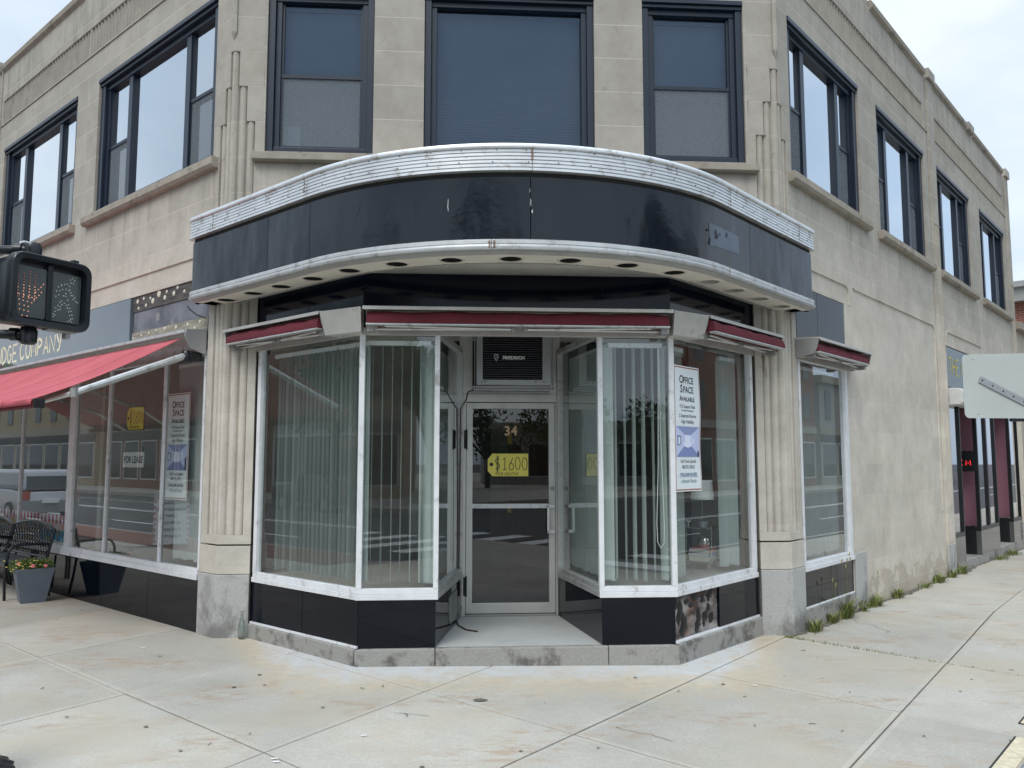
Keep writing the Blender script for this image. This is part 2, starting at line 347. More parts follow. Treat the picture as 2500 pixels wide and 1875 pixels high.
# ------------------------------------------------------------------ walls with openings
def wall(mb, F, u0, u1, z0, z1, t, holes, mi=0, d=0.):
    us = sorted(set([u0, u1]+[h[0] for h in holes if u0 < h[0] < u1]+[h[1] for h in holes if u0 < h[1] < u1]))
    zs = sorted(set([z0, z1]+[h[2] for h in holes if z0 < h[2] < z1]+[h[3] for h in holes if z0 < h[3] < z1]))
    def solid(i, j):
        if i < 0 or j < 0 or i >= len(us)-1 or j >= len(zs)-1: return False
        cu = (us[i]+us[i+1])/2; cz = (zs[j]+zs[j+1])/2
        return not any(h[0] < cu < h[1] and h[2] < cz < h[3] for h in holes)
    for i in range(len(us)-1):
        for j in range(len(zs)-1):
            if not solid(i, j): continue
            a, b, c, e = us[i], us[i+1], zs[j], zs[j+1]
            for dd in (d, d-t): mb.face([F.P(a, dd, c), F.P(b, dd, c), F.P(b, dd, e), F.P(a, dd, e)], mi)
            if not solid(i-1, j): mb.face([F.P(a, d, c), F.P(a, d-t, c), F.P(a, d-t, e), F.P(a, d, e)], mi)
            if not solid(i+1, j): mb.face([F.P(b, d, c), F.P(b, d-t, c), F.P(b, d-t, e), F.P(b, d, e)], mi)
            if not solid(i, j-1): mb.face([F.P(a, d, c), F.P(b, d, c), F.P(b, d-t, c), F.P(a, d-t, c)], mi)
            if not solid(i, j+1): mb.face([F.P(a, d, e), F.P(b, d, e), F.P(b, d-t, e), F.P(a, d-t, e)], mi)

BLD = thing('corner_building', 'two storey limestone corner building with fluted piers and an angled corner shopfront', 'building', (.515, 8.0, 0))
UZ0, UZ1 = 4.71, 6.46
LW = [(.33, 3.26), (3.93, 6.75), (7.45, 10.2)]
RW = [(.33, 2.57), (3.3, 5.58), (6.33, 8.55), (9.39, 11.65)]
CW = [(-1.93, -.865), (-.36, 1.385), (1.89, 2.96)]
PW = .31      # width of the carved corner pier on each face
FZ0, FZ1 = 6.905, 7.28
mb = MB(); wall(mb, FL, PW, 13.2, -.3, 7.8, .3, [(a, b, UZ0, UZ1) for a, b in LW]+[(PW-.01, 13.3, -.4, 3.5)]+[(.75, 3.6, FZ0, FZ1), (3.63, 6.92, FZ0, FZ1), (7.5, 12.5, FZ0, FZ1)])
mb.build('wall', M['stoneL'], BLD)
mb = MB(); wall(mb, FR, PW, 12.35, -.6, 7.8, .3, [(a, b, UZ0, UZ1) for a, b in RW]+[(PW-.01, 1.78, -.4, 3.5), (6.42, 12.0, -.5, 3.5)]+[(.75, 5.64, FZ0, FZ1), (6.32, 11.72, FZ0, FZ1)])
mb.build('wall', M['stoneR'], BLD)
mb = MB(); wall(mb, FC, -2.26+PW, 3.30-PW, -.3, 7.8, .3, [(a, b, UZ0-.02, UZ1) for a, b in CW]+[(-1.96, 3.0, -.4, 3.26)])
mb.build('wall', M['stoneC'], BLD)

# carved corner piers: stacked prisms, each band's outline either flat or carved with reeds
def pier_outline(side, nreed, rec=.042):
    """outline in (x,y): runs along the street face, round the corner and along the chamfer; nreed 0,1,3,5,7"""
    if side < 0: c = FL.o; us, un = FL.u, FL.n; cs, cn = Vector((1, 0, 0)), Vector((0, -1, 0))
    else: c = FR.o; us, un = FR.u, FR.n; cs, cn = Vector((-1, 0, 0)), Vector((0, -1, 0))
    # outward direction at corner
    half = (un+cn).normalized()
    def at(t, dpt):   # t: signed distance (street negative, chamfer positive)
        if abs(t) < 1e-6: return c-half*dpt/(half.dot(cn))
        if t < 0: return c+us*(-t)-un*dpt
        return c+cs*t-cn*dpt
    edges_c = [.065, .148, .232, ]; edges_s = [.045, .125, .205]
    pts = [at(-PW, 0)]
    if nreed == 0: pts += [at(0, 0)]
    else:
        k = (nreed-1)//2
        s_edges = edges_s[:k+1]; c_edges = edges_c[:k+1]
        seq = []
        # street side, outermost first
        seq.append(at(-s_edges[k]-.001, 0)); seq.append(at(-s_edges[k], rec))
        for i in range(k, 0, -1):
            a, b = s_edges[i], s_edges[i-1]
            for q in range(1, 6):
                t = q/6.; seq.append(at(-(a+(b-a)*t), rec-(rec-.006)*math.sin(math.pi*t)**.6))
            seq.append(at(-b, rec))
        for q in range(1, 4): t = q/4.; seq.append(at(-s_edges[0]*(1-t), rec-(rec-.004)*math.sin(math.pi/2*t)**.6))
        for q in range(0, 4):
            t = q/4.
            if q: seq.append(at(c_edges[0]*t, rec-(rec-.004)*math.cos(math.pi/2*t)**.6))
        seq.append(at(c_edges[0], rec))
        for i in range(0, k):
            a, b = c_edges[i], c_edges[i+1]
            for q in range(1, 6):
                t = q/6.; seq.append(at(a+(b-a)*t, rec-(rec-.006)*math.sin(math.pi*t)**.6))
            seq.append(at(b, rec))
        seq.append(at(c_edges[k]+.001, 0))
        pts += seq
    pts.append(at(PW, 0))
    pts += [at(PW, .3), at(0, .3), at(-PW, .3)]
    return [(p.x, p.y) for p in pts]
def grow(side, d):
    if side < 0: c = FL.o; us, un = FL.u, FL.n; cs = Vector((1, 0, 0))
    else: c = FR.o; us, un = FR.u, FR.n; cs = Vector((-1, 0, 0))
    cn = Vector((0, -1, 0)); half = (un+cn).normalized()
    P = [c+us*PW+un*d, c+half*d/half.dot(cn), c+cs*PW+cn*d, c+cs*PW-cn*.28, c-half*.28, c+us*PW-un*.28]
    return [(p.x, p.y) for p in P]
for side in (-1, 1):
    mb = MB()
    for z0, z1, n in ((.86, .945, 0), (.945, 5.012, 5), (5.012, 5.375, 3), (5.375, 5.735, 1), (5.735, 8.25, 0)):
        mb.prism(pier_outline(side, n), z0, z1)
    mb.prism(grow(side, .012), .585, .845)
    c = FL.o if side < 0 else FR.o; un = FL.n if side < 0 else FR.n
    half = (un+Vector((0, -1, 0))).normalized(); tx = Vector((-half.y, half.x, 0))
    b = c+half*.004
    mb.extr([b-tx*.035+Vector((0, 0, 5.93)), b+half*.028+Vector((0, 0, 5.93)), b+tx*.035+Vector((0, 0, 5.93))], (0, 0, 1.6))
    mb.face([b-tx*.035+Vector((0, 0, 5.93)), b+half*.028+Vector((0, 0, 5.93)), b+Vector((0, 0, 5.85))]); mb.face([b+tx*.035+Vector((0, 0, 5.93)), b+half*.028+Vector((0, 0, 5.93)), b+Vector((0, 0, 5.85))])
    p = mb.build('fluted_pier', M['stoneP'], BLD, bevel=.003)
    mb = MB(); mb.prism(grow(side, .018), -.35, .58)
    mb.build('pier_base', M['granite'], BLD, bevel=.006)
# raised parapet over the corner and coping along the fronts
mb = MB()
mb.box(FC, -2.26, 3.30, -.3, 0, 7.8, 8.3); mb.box(FC, -2.3, 3.34, -.34, .04, 8.3, 8.4)
mb.box(FL, .05, 3.85, -.3, 0, 7.8, 8.1); mb.box(FR, .05, 3.15, -.3, 0, 7.8, 8.1)
mb.build('parapet', M['stoneC'], BLD, bevel=.01)
def coping(F, segs, mats):
    mb = MB()
    for a, b in segs:
        prof = [(-.33, 7.80), (.0, 7.762), (.045, 7.80), (.055, 7.86), (.03, 7.905), (-.33, 7.915)]
        mb.extr([F.P(a, d, z) for d, z in prof], F.u*(b-a))
    mb.build('coping', mats, BLD, bevel=.004)
coping(FL, [(3.86, 6.98)], M['trimstone']); coping(FL, [(7.5, 12.6)], M['trimstone'])
coping(FR, [(3.2, 5.78)], M['trimstone']); coping(FR, [(6.3, 8.55)], M['trimstone']); coping(FR, [(9.1, 11.75)], M['trimstone'])
# pilasters and the caps that break the coping
def pilaster(F, a, b, mt, reeds=True, zb=-.4):
    mb = MB()
    n = 4; w = .075; m0 = (a+b)/2-n*w/2
    def outl(carve):
        p = [(a, 0.001), (a, .018), (a+.05, .018), (a+.05, .03)]
        if carve:
            for i in range(n):
                x = m0+i*w
                p += [(x, .03), (x+.003, .006)]+[(x+w*t, .006+.022*math.sin(math.pi*t)) for t in (.2, .35, .5, .65, .8)]+[(x+w-.003, .006), (x+w, .03)]
        p += [(b-.05, .03), (b-.05, .018), (b, .018), (b, 0.001)]
        return [(q.x, q.y) for q in (F.P(u, d, 0) for u, d in p)]
    if reeds:
        mb.prism(outl(False), zb, .93); mb.prism(outl(True), .93, 5.4); mb.prism(outl(False), 5.4, 7.8)
    else: mb.prism(outl(False), zb, 7.8)
    mb.box(F, a+.02, b-.02, -.33, .07, 7.78, 7.94)
    mb.build('pilaster', mt, BLD, bevel=.004)
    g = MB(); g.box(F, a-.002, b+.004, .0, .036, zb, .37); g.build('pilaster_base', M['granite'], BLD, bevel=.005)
pilaster(FR, 5.86, 6.28, M['stoneR']); pilaster(FR, 11.9, 12.32, M['stoneR']); pilaster(FL, 7.0, 7.4, M['stoneL'])
mb = MB(); mb.box(FR, 8.62, 9.02, -.33, .07, 7.78, 7.93); mb.build('parapet_cap', M['stoneR'], BLD, bevel=.01)
# fluted frieze
def fluted(F, a, b):
    mb = MB(); w = .0935; n = max(1, round((b-a)/w)); w = (b-a)/n; lo = []; hi = []
    for i in range(n):
        for t in (0., .08, .25, .5, .75, .92):
            x = a+(i+t)*w; dd = -.004 if t == 0 else -.008-.032*math.sin(math.pi*min(max((t-.02)/.96, 0), 1))**.7
            lo.append(F.P(x, dd, FZ0)); hi.append(F.P(x, dd, FZ1))
    lo.append(F.P(b, -.004, FZ0)); hi.append(F.P(b, -.004, FZ1)); mb.grid([lo, hi])
    mb.build('frieze', M['frieze'], BLD, normals=False)
fluted(FL, .75, 3.6); fluted(FL, 3.63, 6.92); fluted(FR, .75, 3.2); fluted(FR, 3.2, 5.64); fluted(FR, 6.32, 9.0); fluted(FR, 9.0, 11.72)
# string line under the frieze, window sills, rounded grooves over the shopfronts
mb = MB(); mb.box(FL, PW, 6.98, .0, .014, 6.868, 6.89); mb.box(FL, 7.42, 12.6, .0, .014, 6.868, 6.89)
mb.build('string_course', M['stoneL'], BLD, bevel=.003)
mb = MB(); mb.box(FR, PW, 5.86, .0, .014, 6.868, 6.89); mb.box(FR, 6.28, 11.9, .0, .014, 6.868, 6.89)
mb.build('string_course', M['stoneR'], BLD, bevel=.003)
def sill(F, a, b, z=4.70, h=.12):
    mb = MB(); prof = [(-.28, z), (.075, z-.006), (.08, z-.085), (.055, z-h), (-.02, z-h), (-.28, z-h)]
    mb.extr([F.P(a, d, q) for d, q in prof], F.u*(b-a)); mb.build('window_sill', M['trimstone'], BLD, bevel=.006)
for a, b in LW: sill(FL, a-.11, b+.19)
for a, b in RW: sill(FR, a-.09, b+.19)
sill(FC, -2.03, 3.07, 4.69, .10)
def groove(F, u0, u1, z, zend, side, mt, w=.018, r=.13):
    """shallow raised fillet with one rounded top corner"""
    pts = []
    if side in ('R', 'B'): pts += [(u1, zend), (u1, z-r)]+[(u1-r+r*math.cos(t), z-r+r*math.sin(t)) for t in (math.pi*k/12 for k in range(1, 6))]+[(u1-r, z)]
    else: pts += [(u1, z)]
    if side in ('L', 'B'): pts += [(u0+r, z)]+[(u0+r+r*math.cos(t), z-r+r*math.sin(t)) for t in (math.pi*k/12 for k in range(7, 12))]+[(u0, z-r), (u0, zend)]
    else: pts += [(u0, z)]
    mb = MB(); A = []; B = []; C = []; D = []
    for i, p in enumerate(pts):
        a = Vector(pts[max(i-1, 0)]); b = Vector(pts[min(i+1, len(pts)-1)]); t = (b-a).normalized(); n = Vector((-t.y, t.x))*w/2; q = Vector(p)
        A.append(F.P(q.x+n.x, .0, q.y+n.y)); B.append(F.P(q.x+n.x*.7, .016, q.y+n.y*.7)); C.append(F.P(q.x-n.x*.7, .016, q.y-n.y*.7)); D.append(F.P(q.x-n.x, 0., q.y-n.y))
    mb.grid([A, B, C, D]); mb.build('moulding', mt, BLD)
groove(FR, 2.10, 5.72, 3.73, .9, 'R', M['stoneR']); groove(FR, .34, 1.92, 3.73, 3.5, 'R', M['stoneR'], r=.1)
groove(FR, 6.42, 8.9, 3.73, 3.5, 'L', M['stoneR'], r=.1); groove(FL, .34, 6.7, 3.73, 3.5, 'N', M['stoneL'])
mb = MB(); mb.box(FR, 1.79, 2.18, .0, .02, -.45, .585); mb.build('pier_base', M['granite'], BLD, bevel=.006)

# ------------------------------------------------------------------ upper windows
def upwin(F, u0, u1, lites, gmat, dg=.11, z0=UZ0, z1=UZ1, hood=.035):
    mb = MB(); e = .004
    L0 = lites[0][0]; L1 = lites[-1][1]; gt = z1-.15; gb = z0+.085
    mb.box(F, u0+e, L0-.055, -.22, -.03, z0+.002, z1-.09); mb.box(F, L1+.055, u1-e, -.22, -.03, z0+.002, z1-.09)
    mb.box(F, L0-.055, L0, -.2, -.07, z0+.05, gt); mb.box(F, L1, L1+.055, -.2, -.07, z0+.05, gt)
    mb.box(F, L0-.055, L1+.055, -.22, -.06, gt, z1-.09); mb.box(F, L0-.055, L1+.055, -.22, -.05, z0+.002, gb)
    mb.box(F, u0+e, u1-e, -.22, .012, z1-.05, z1-.002); mb.box(F, u0+e, u1-e, -.22, -.014, z1-.09, z1-.052)
    for i in range(len(lites)-1): mb.box(F, lites[i][1], lites[i+1][0], -.2, -.075, gb, gt)
    w = mb.build('window', M['navy'], BLD, bevel=.004)
    for a, b, kind in lites:
        if kind == 'pic':
            g = MB(); rect(g, F, a, b, -dg-.01, gb, gt); g.build('pane', gmat, w)
        else:
            zm = gb+(gt-gb)*.49
            g = MB(); rect(g, F, a+.02, b-.02, -dg-.005, zm+.02, gt); g.build('pane', gmat, w)
            g = MB(); rect(g, F, a+.02, b-.02, -dg-.03, gb+.03, zm-.01); g.build('pane', gmat, w)
            s = MB(); s.box(F, a, b, -.16, -dg+.02, zm-.012, zm+.024); s.box(F, a, a+.022, -.16, -dg+.014, gb, gt); s.box(F, b-.022, b, -.16, -dg+.014, gb, gt); s.box(F, a+.022, b-.022, -.16, -dg+.014, gb, gb+.03)
            s.build('sash', M['navy2'], w)
            s = MB(); rect(s, F, a+.02, b-.02, -dg+.008, gb+.03, zm-.012); s.build('insect_screen', SCREEN, w)
    return w
m = bpy.data.materials.new('insect screen'); m.use_nodes = True; nt = m.node_tree; nt.nodes.clear()
o_ = nd(nt, 'ShaderNodeOutputMaterial'); t_ = nd(nt, 'ShaderNodeBsdfTransparent'); g_ = nd(nt, 'ShaderNodeBsdfDiffuse'); mx_ = nd(nt, 'ShaderNodeMixShader')
g_.inputs[0].default_value = (.25, .28, .30, 1); nt.links.new(ramp(nt, noise(nt, 60, 3, .6, (1, 1, 3)), .35, .65, .40, .62), mx_.inputs[0])
nt.links.new(t_.outputs[0], mx_.inputs[1]); nt.links.new(g_.outputs[0], mx_.inputs[2]); nt.links.new(mx_.outputs[0], o_.inputs[0]); SCREEN = m
def three(a, b, side, mull=.10):
    L0, L1 = a+.17, b-.17
    return [(L0, L0+side, 'dh'), (L0+side+mull, L1-side-mull, 'pic'), (L1-side, L1, 'dh')]
for a, b in LW: upwin(FL, a, b, three(a, b, .53), G2)
for i, (a, b) in enumerate(RW): upwin(FR, a, b, three(a, b, .36 if i in (0, 2) else .38), G2)
for i, (a, b) in enumerate(CW): upwin(FC, a, b, [(a+.125, b-.125, 'pic' if i == 1 else 'dh')], G3, z0=UZ0-.02)
# venetian blinds in the corner windows
for i, ((a, b), lab) in enumerate(zip(CW, ('grey venetian blind in the narrow upper corner window on the left', 'wide blue grey venetian blind in the large middle upper window', 'grey venetian blind in the narrow upper corner window on the right'))):
    t = thing('venetian_blind', lab, 'blind', ((a+b)/2, 8.2, 4.8), 'venetian blinds of the upper corner windows')
    mb = MB(); zb = 4.80 if i == 1 else 5.50; z = zb
    while z < 6.28:
        mb.face([FC.P(a+.13, -.20, z), FC.P(b-.13, -.20, z), FC.P(b-.13, -.186, z+.0215), FC.P(a+.13, -.186, z+.0215)]); z += .0295
    mb.build('slat_set', M['venetian'], t)
    h = MB(); h.box(FC, a+.125, b-.125, -.23, -.18, 6.27, 6.31); h.build('headrail', M['venetian'], t)
for (a, b), lab in (((CW[0]), 'grey mesh roller shade behind the lower sash of the left corner window'), ((CW[2]), 'grey mesh roller shade behind the lower sash of the right corner window')):
    mb = MB(); mb.box(FC, a+.13, b-.13, -.215, -.205, 4.78, 5.50); o = mb.build('roller_shade', M['sheer']); tag(o, lab, 'shade', 'roller shades')
mb = MB(); mb.box(FC, -1.80, -1.62, -.20, -.196, 4.79, 5.05); tag(mb.build('paper_sheet', M['white']), 'pale sheet propped low inside the left upper corner window', 'sheet')
# interior shell: ground and upper rooms
mb = MB()
inner = [W(.5, 12), W(.5, .5+3.93), W(.5+3.93, .5), W(12, .5), W(12, 12)]
inner = [W(.3, 17.2), (-2.14, 8.31, 0), (3.18, 8.31, 0), W(16.2, .3), W(16.2, 17.2)]
poly = [(p[0], p[1]) for p in inner]
mb.prism(poly, 3.3, 3.9); mb.build('upper_floor', M['inwall'], BLD)
mb = MB(); mb.prism(poly, 7.0, 7.2); mb.build('roof', M['roof'], BLD)
mb = MB(); mb.prism(poly, -.4, .12); mb.build('ground_floor', M['infloor'], BLD)
def inbox(a0, a1, b0, b1, z0, z1, mt):
    mb = MB(); mb.hexa([W(a0, b0, z0), W(a1, b0, z0), W(a1, b1, z0), W(a0, b1, z0), W(a0, b0, z1), W(a1, b0, z1), W(a1, b1, z1), W(a0, b1, z1)]); mb.build('partition_wall', mt, BLD)
inbox(.31, 7.0, 17.0, 17.15, .12, 7.0, M['inwall']); inbox(16.0, 16.15, .31, 7.0, .12, 7.0, M['inwall'])
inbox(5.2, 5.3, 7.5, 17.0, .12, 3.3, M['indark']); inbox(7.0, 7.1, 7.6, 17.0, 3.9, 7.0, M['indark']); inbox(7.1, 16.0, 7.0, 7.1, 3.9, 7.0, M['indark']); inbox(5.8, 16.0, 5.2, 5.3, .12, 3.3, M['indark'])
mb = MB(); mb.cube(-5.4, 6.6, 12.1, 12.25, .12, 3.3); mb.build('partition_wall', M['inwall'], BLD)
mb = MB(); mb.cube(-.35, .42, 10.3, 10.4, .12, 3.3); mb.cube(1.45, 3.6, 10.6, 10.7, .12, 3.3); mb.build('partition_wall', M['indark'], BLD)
M['woodin'] = mat('brown interior door', (.10, .045, .025), .5, var=.2, scale=4, stretch=(3, 3, .4)); M['brass'] = flat('brass', (.75, .5, .12), .25, 1.)
mb = MB(); mb.cube(.62, 1.32, 10.0, 10.05, .12, 2.25); o = mb.build('interior_door', M['woodin'], BLD)
h = MB(); h.cube(.61, .66, 9.985, 10.0, 1.85, 1.99); h.cube(.61, .66, 9.985, 10.0, 1.02, 1.14); h.build('hinge', M['brass'], o)
mb = MB(); mb.hexa([W(.32, 7.35, .12), W(5.5, 7.35, .12), W(5.5, 7.45, .12), W(.32, 7.45, .12), W(.32, 7.35, 3.3), W(5.5, 7.35, 3.3), W(5.5, 7.45, 3.3), W(.32, 7.45, 3.3)])
mb.hexa([W(5.6, .32, .12), W(5.7, .32, .12), W(5.7, 6, .12), W(5.6, 6, .12), W(5.6, .32, 3.3), W(5.7, .32, 3.3), W(5.7, 6, 3.3), W(5.6, 6, 3.3)])
mb.build('partition_wall', M['inwall'], BLD)

# ------------------------------------------------------------------ corner shopfront (bow)
def sheet(F, u0, u1, d, z0, z1, name, m, parent):
    mb = MB(); rect(mb, F, u0, u1, d, z0, z1); return mb.build(name, m, parent)
ZS, ZH = .605, 2.715      # sill top, head bottom
FU = 1.60                 # flank length
# granite step in blocks
mb = MB(); g = .0025
def blk(poly, z0=-.3, z1=.128): mb.prism(poly, z0, z1)
y0 = 6.832
blk([(-.822, y0), (-.17-g, y0), (-.17-g, 7.2), (-.40, 7.2)]); blk([(-.17+g, y0), (1.255-g, y0), (1.255-g, 7.2), (-.17+g, 7.2)]); blk([(1.255+g, y0), (1.852, y0), (1.43, 7.2), (1.255+g, 7.2)])
def flank(F, a, b): 
    P = [F.P(a, .035, 0), F.P(b, .035, 0), F.P(b, -.35, 0), F.P(a, -.35, 0)]; blk([(p.x, p.y) for p in P])
flank(BL, .012, .30-g); flank(BL, .30+g, FU+.03); flank(BR, .012, .95-g); flank(BR, .95+g, FU+.03)
mb.build('granite_step', M['granite_dirty'], BLD, bevel=.008)
mb = MB(); mb.prism([(-.20, 6.9), (1.24, 6.9), (1.06, 8.30), (-.01, 8.30)], .0, .1305); mb.build('entry_floor', mat('entry cement', (.46, .475, .465), .85, var=.07, scale=5, bmp=.2, dirt=.66, dirtcol=(.27, .27, .25), dscale=4), BLD)
# display platforms behind the glass
mb = MB()
mb.prism([(-1.86, 8.02), (-.79, 6.93), (-.23, 6.93), (-.03, 8.24), (-.03, 9.0), (-1.86, 9.0)], .12, .575)
mb.prism([(2.92, 8.02), (1.81, 6.93), (1.27, 6.93), (1.08, 8.24), (1.08, 9.0), (2.92, 9.0)], .12, .575)
mb.build('display_platform', M['infloor'], BLD)
# black glass base panels
def panels(F, cuts, z0, z1, d0=-.05, d1=0., name='base_panel', mt='blackglass'):
    for a, b in zip(cuts[:-1], cuts[1:]):
        mb = MB(); mb.box(F, a+.0022, b-.0022, d0, d1, z0, z1); mb.build(name, M[mt], BLD, bevel=.0018)
    mb = MB(); mb.box(F, cuts[0], cuts[-1], d0-.02, d0+.002, z0, z1); mb.build('joint_backing', M['alu'], BLD)
panels(BF, [-.80, -.17], .13, .525); panels(BF, [1.21, 1.83], .13, .525)
panels(BL, [.0, .775, FU], .15, .515); panels(RL, [0, RLEN*.42, RLEN], .131, .515); panels(RR, [0, RLEN], .131, .515)
panels(BR, [.78, FU], .155, .525)
M['woodpanel'] = None
m, nt, b = newmat('bare stained panel')
f1 = noise(nt, 3.2, 6, .62, (1, 1, 2.2)); f2 = noise(nt, 7.5, 5, .6, (1, 1, .8)); f3 = noise(nt, 1.6, 4, .6)
c = mixc(nt, ramp(nt, f1, .40, .66), (.05, .032, .027), (.34, .32, .305)); c = mixc(nt, ramp(nt, f3, .48, .62, 0, .9), c, (.34, .13, .06)); 
nt.links.new(c, b.inputs['Base Color']); b.inputs['Roughness'].default_value = .7; bump(nt, b, f2, .5, .01); M['woodpanel'] = m
mb = MB(); mb.box(BR, .003, .775, -.06, -.022, .155, .525); wp = mb.build('exposed_panel', M['woodpanel'], BLD); wp['label'] = 'bare brown panel with torn black adhesive'
rnd = random.Random(5); mb = MB()
for cx, cz, rx, rz in ((.10, .36, .06, .10), (.17, .27, .06, .12), (.36, .47, .07, .035), (.30, .41, .07, .03), (.50, .43, .05, .05), (.62, .45, .06, .05), (.66, .48, .03, .04), (.14, .21, .05, .07), (.42, .30, .05, .06), (.40, .22, .06, .06), (.55, .28, .06, .05), (.60, .35, .04, .04), (.66, .25, .05, .05), (.04, .45, .03, .05), (.22, .44, .06, .03), (.52, .22, .03, .04)):
    n = 14; ring = []
    for k in range(n):
        a = 2*math.pi*k/n; q = rnd.uniform(.55, 1.2); ring.append((cx+rx*q*math.cos(a), cz+rz*q*math.sin(a)))
    c0 = BR.P(cx, -.010, cz)
    for k in range(n): mb.face([c0, BR.P(ring[k][0], -.021, ring[k][1]), BR.P(ring[(k+1) % n][0], -.021, ring[(k+1) % n][1])])
mb.build('adhesive', M['black'], wp)
# thin white trim under the flank panels
for F in (BL, BR):
    mb = MB(); mb.box(F, .0, FU, -.06, .012, .129, .149); mb.build('base_trim', M['whiteframe'], BLD, bevel=.002)
# frames
def frame_run(F, u0, u1, mul, name='storefront_frame', zs=ZS, zh=ZH, zb=.515, endw=.04, mt='whiteframe', mw=.042, dp=.05):
    mb = MB()
    mb.box(F, u0, u1, -dp-.03, .018, zb, zb+.045); mb.box(F, u0, u1, -dp, .006, zb+.0465, zs)
    mb.box(F, u0, u1, -dp, .004, zh, zh+.05)
    for a, b in mul: mb.box(F, a, b, -dp, .008, zs+.0005, zh-.0005)
    return mb.build(name, M[mt], BLD, bevel=.0025)
fw = .045
fr1 = frame_run(BF, -.82, -.15, [(-.822, -.822+fw), (-.192, -.15)]); fr2 = frame_run(BF, 1.19, 1.85, [(1.19, 1.232), (1.852-fw, 1.852)])
fr3 = frame_run(BL, .0, FU-.02, [(FU-.075, FU-.02)]); fr4 = frame_run(BR, .0, FU-.02, [(FU-.075, FU-.02)])
fr5 = frame_run(RL, .02, RLEN-.02, [(RLEN-.05, RLEN-.02)], mt='alu'); fr6 = frame_run(RR, .02, RLEN-.02, [(RLEN-.05, RLEN-.02)], mt='alu')  # grey metal instead of white: recess shade put into the frame colour
for fr, F, a, b in ((fr1, BF, -.785, -.19), (fr2, BF, 1.23, 1.81), (fr3, BL, .01, FU-.07), (fr4, BR, .01, FU-.07), (fr5, RL, .03, RLEN-.04), (fr6, RR, .03, RLEN-.04)):
    sheet(F, a, b, -.025, ZS, ZH, 'pane', G1, fr)
# dark gap between the flank frames and the piers
mb = MB(); mb.box(BL, FU-.02, FU+.06, -.12, -.03, .13, 3.2); mb.box(BR, FU-.02, FU+.06, -.12, -.03, .13, 3.2); mb.build('joint_filler', M['darkgap'], BLD)
# black fascia band over the shopfront
mb = MB(); fz0, fz1 = ZH+.05, 3.232
mb.box(BF, -.80, 1.83, -.05, 0, fz0, fz1); mb.box(BL, 0, FU+.03, -.05, -.001, fz0, fz1); mb.box(BR, 0, FU+.03, -.05, -.001, fz0, fz1)
fa = mb.build('fascia_band', M['blackband'], BLD)
mb = MB()
for u in (-.21, .51, 1.24): mb.box(BF, u-.001, u+.001, 0, .0012, fz0, fz1)
for F in (BL, BR): mb.box(F, .78, .783, 0, .0012, fz0, fz1)
mb.build('panel_joint', M['darkgap'], fa)
# lobby ceiling
mb = MB(); mb.prism([(-1.9, 8.2), (-.80, 6.92), (1.83, 6.92), (2.93, 8.2), (2.93, 9.0), (-1.9, 9.0)], 2.97, 3.05); mb.build('ceiling', mat('shop ceiling', (.66, .65, .62), .9, var=.05), BLD)
# header beam across the entry
mb = MB(); mb.box(BF, -.15, 1.19, -.05, .004, ZH, ZH+.05); mb.build('entry_header', M['alu'], BLD, bevel=.003)
# vent in the left base
v = MB(); u0, u1, v0, v1 = .66, 1.02, .19, .44
v.box(RL, u0, u1, 0, .01, v0, v0+.015); v.box(RL, u0, u1, 0, .01, v1-.015, v1); v.box(RL, u0, u0+.02, 0, .01, v0, v1); v.box(RL, u1-.02, u1, 0, .01, v0, v1)
for k in range(9):
    z = v0+.022+k*.0245; v.extr([RL.P(u0+.02, .001, z+.016), RL.P(u0+.02, .012, z), RL.P(u0+.02, .014, z+.003), RL.P(u0+.02, .003, z+.018)], RL.u*(u1-u0-.04))
v.build('vent_grille', M['greymetal'], BLD)
# door with frame
mb = MB(); X0, X1 = .048, 1.0
mb.box(DF, X0-.03, X0+.038, -.08, .0, .131, 2.235); mb.box(DF, X1-.018, X1+.03, -.08, 0, .131, 2.235)
mb.box(DF, X0-.03, X1+.03, -.08, .012, 2.236, 2.318)
mb.box(DF, X0-.03, X0+.10, -.08, .008, 2.32, 2.98); mb.box(DF, X1-.08, X1+.03, -.08, .008, 2.32, 2.98); mb.box(DF, X0+.10, X1-.08, -.08, .004, 2.32, 2.345); mb.box(DF, X0+.10, X1-.08, -.08, .004, 2.90, 2.98)
mb.build('door_frame', M['doorframe'], BLD, bevel=.003)
mb = MB(); mb.box(DF, X0+.04, X1-.02, -.06, .02, .131, .150); mb.build('threshold', M['greymetal'], BLD, bevel=.003)
d = MB(); a, b = X0+.042, X1-.022; z0, z1 = .158, 2.228; st = .062
d.box(DF, a, a+st, -.05, -.004, z0, z1); d.box(DF, b-st, b, -.05, -.004, z0, z1); d.box(DF, a+st, b-st, -.05, -.004, z1-.058, z1); d.box(DF, a+st, b-st, -.05, -.004, z0, z0+.098)
door = d.build('door', M['doorframe'], BLD, bevel=.003)
d = MB(); d.box(DF, a+st, b-st, -.045, -.010, 1.178, 1.222); d.build('push_bar', M['whiteframe'], door, bevel=.002)
sheet(DF, a+st, b-st, -.03, z0+.09, z1-.05, 'pane', GD, door)
d = MB(); hx = b-.075
d.box(DF, hx-.012, hx+.012, .04, .062, .945, 1.205); d.box(DF, hx-.012, b-.012, .04, .062, 1.187, 1.212); d.box(DF, hx-.012, b-.012, .04, .062, .938, .963)
d.box(DF, b-.040, b-.012, -.004, .05, 1.187, 1.212); d.box(DF, b-.040, b-.012, -.004, .05, .938, .963)
d.build('handle', M['alubright'], door, bevel=.003)
d = MB(); d.lathe(DF.P(b-.028, -.004, 1.372), [(.022, 0), (.022, .006), (.013, .008), (.013, .004)], 0, 20, DF.n); d.build('lock', M['greymetal'], door)
d = MB()
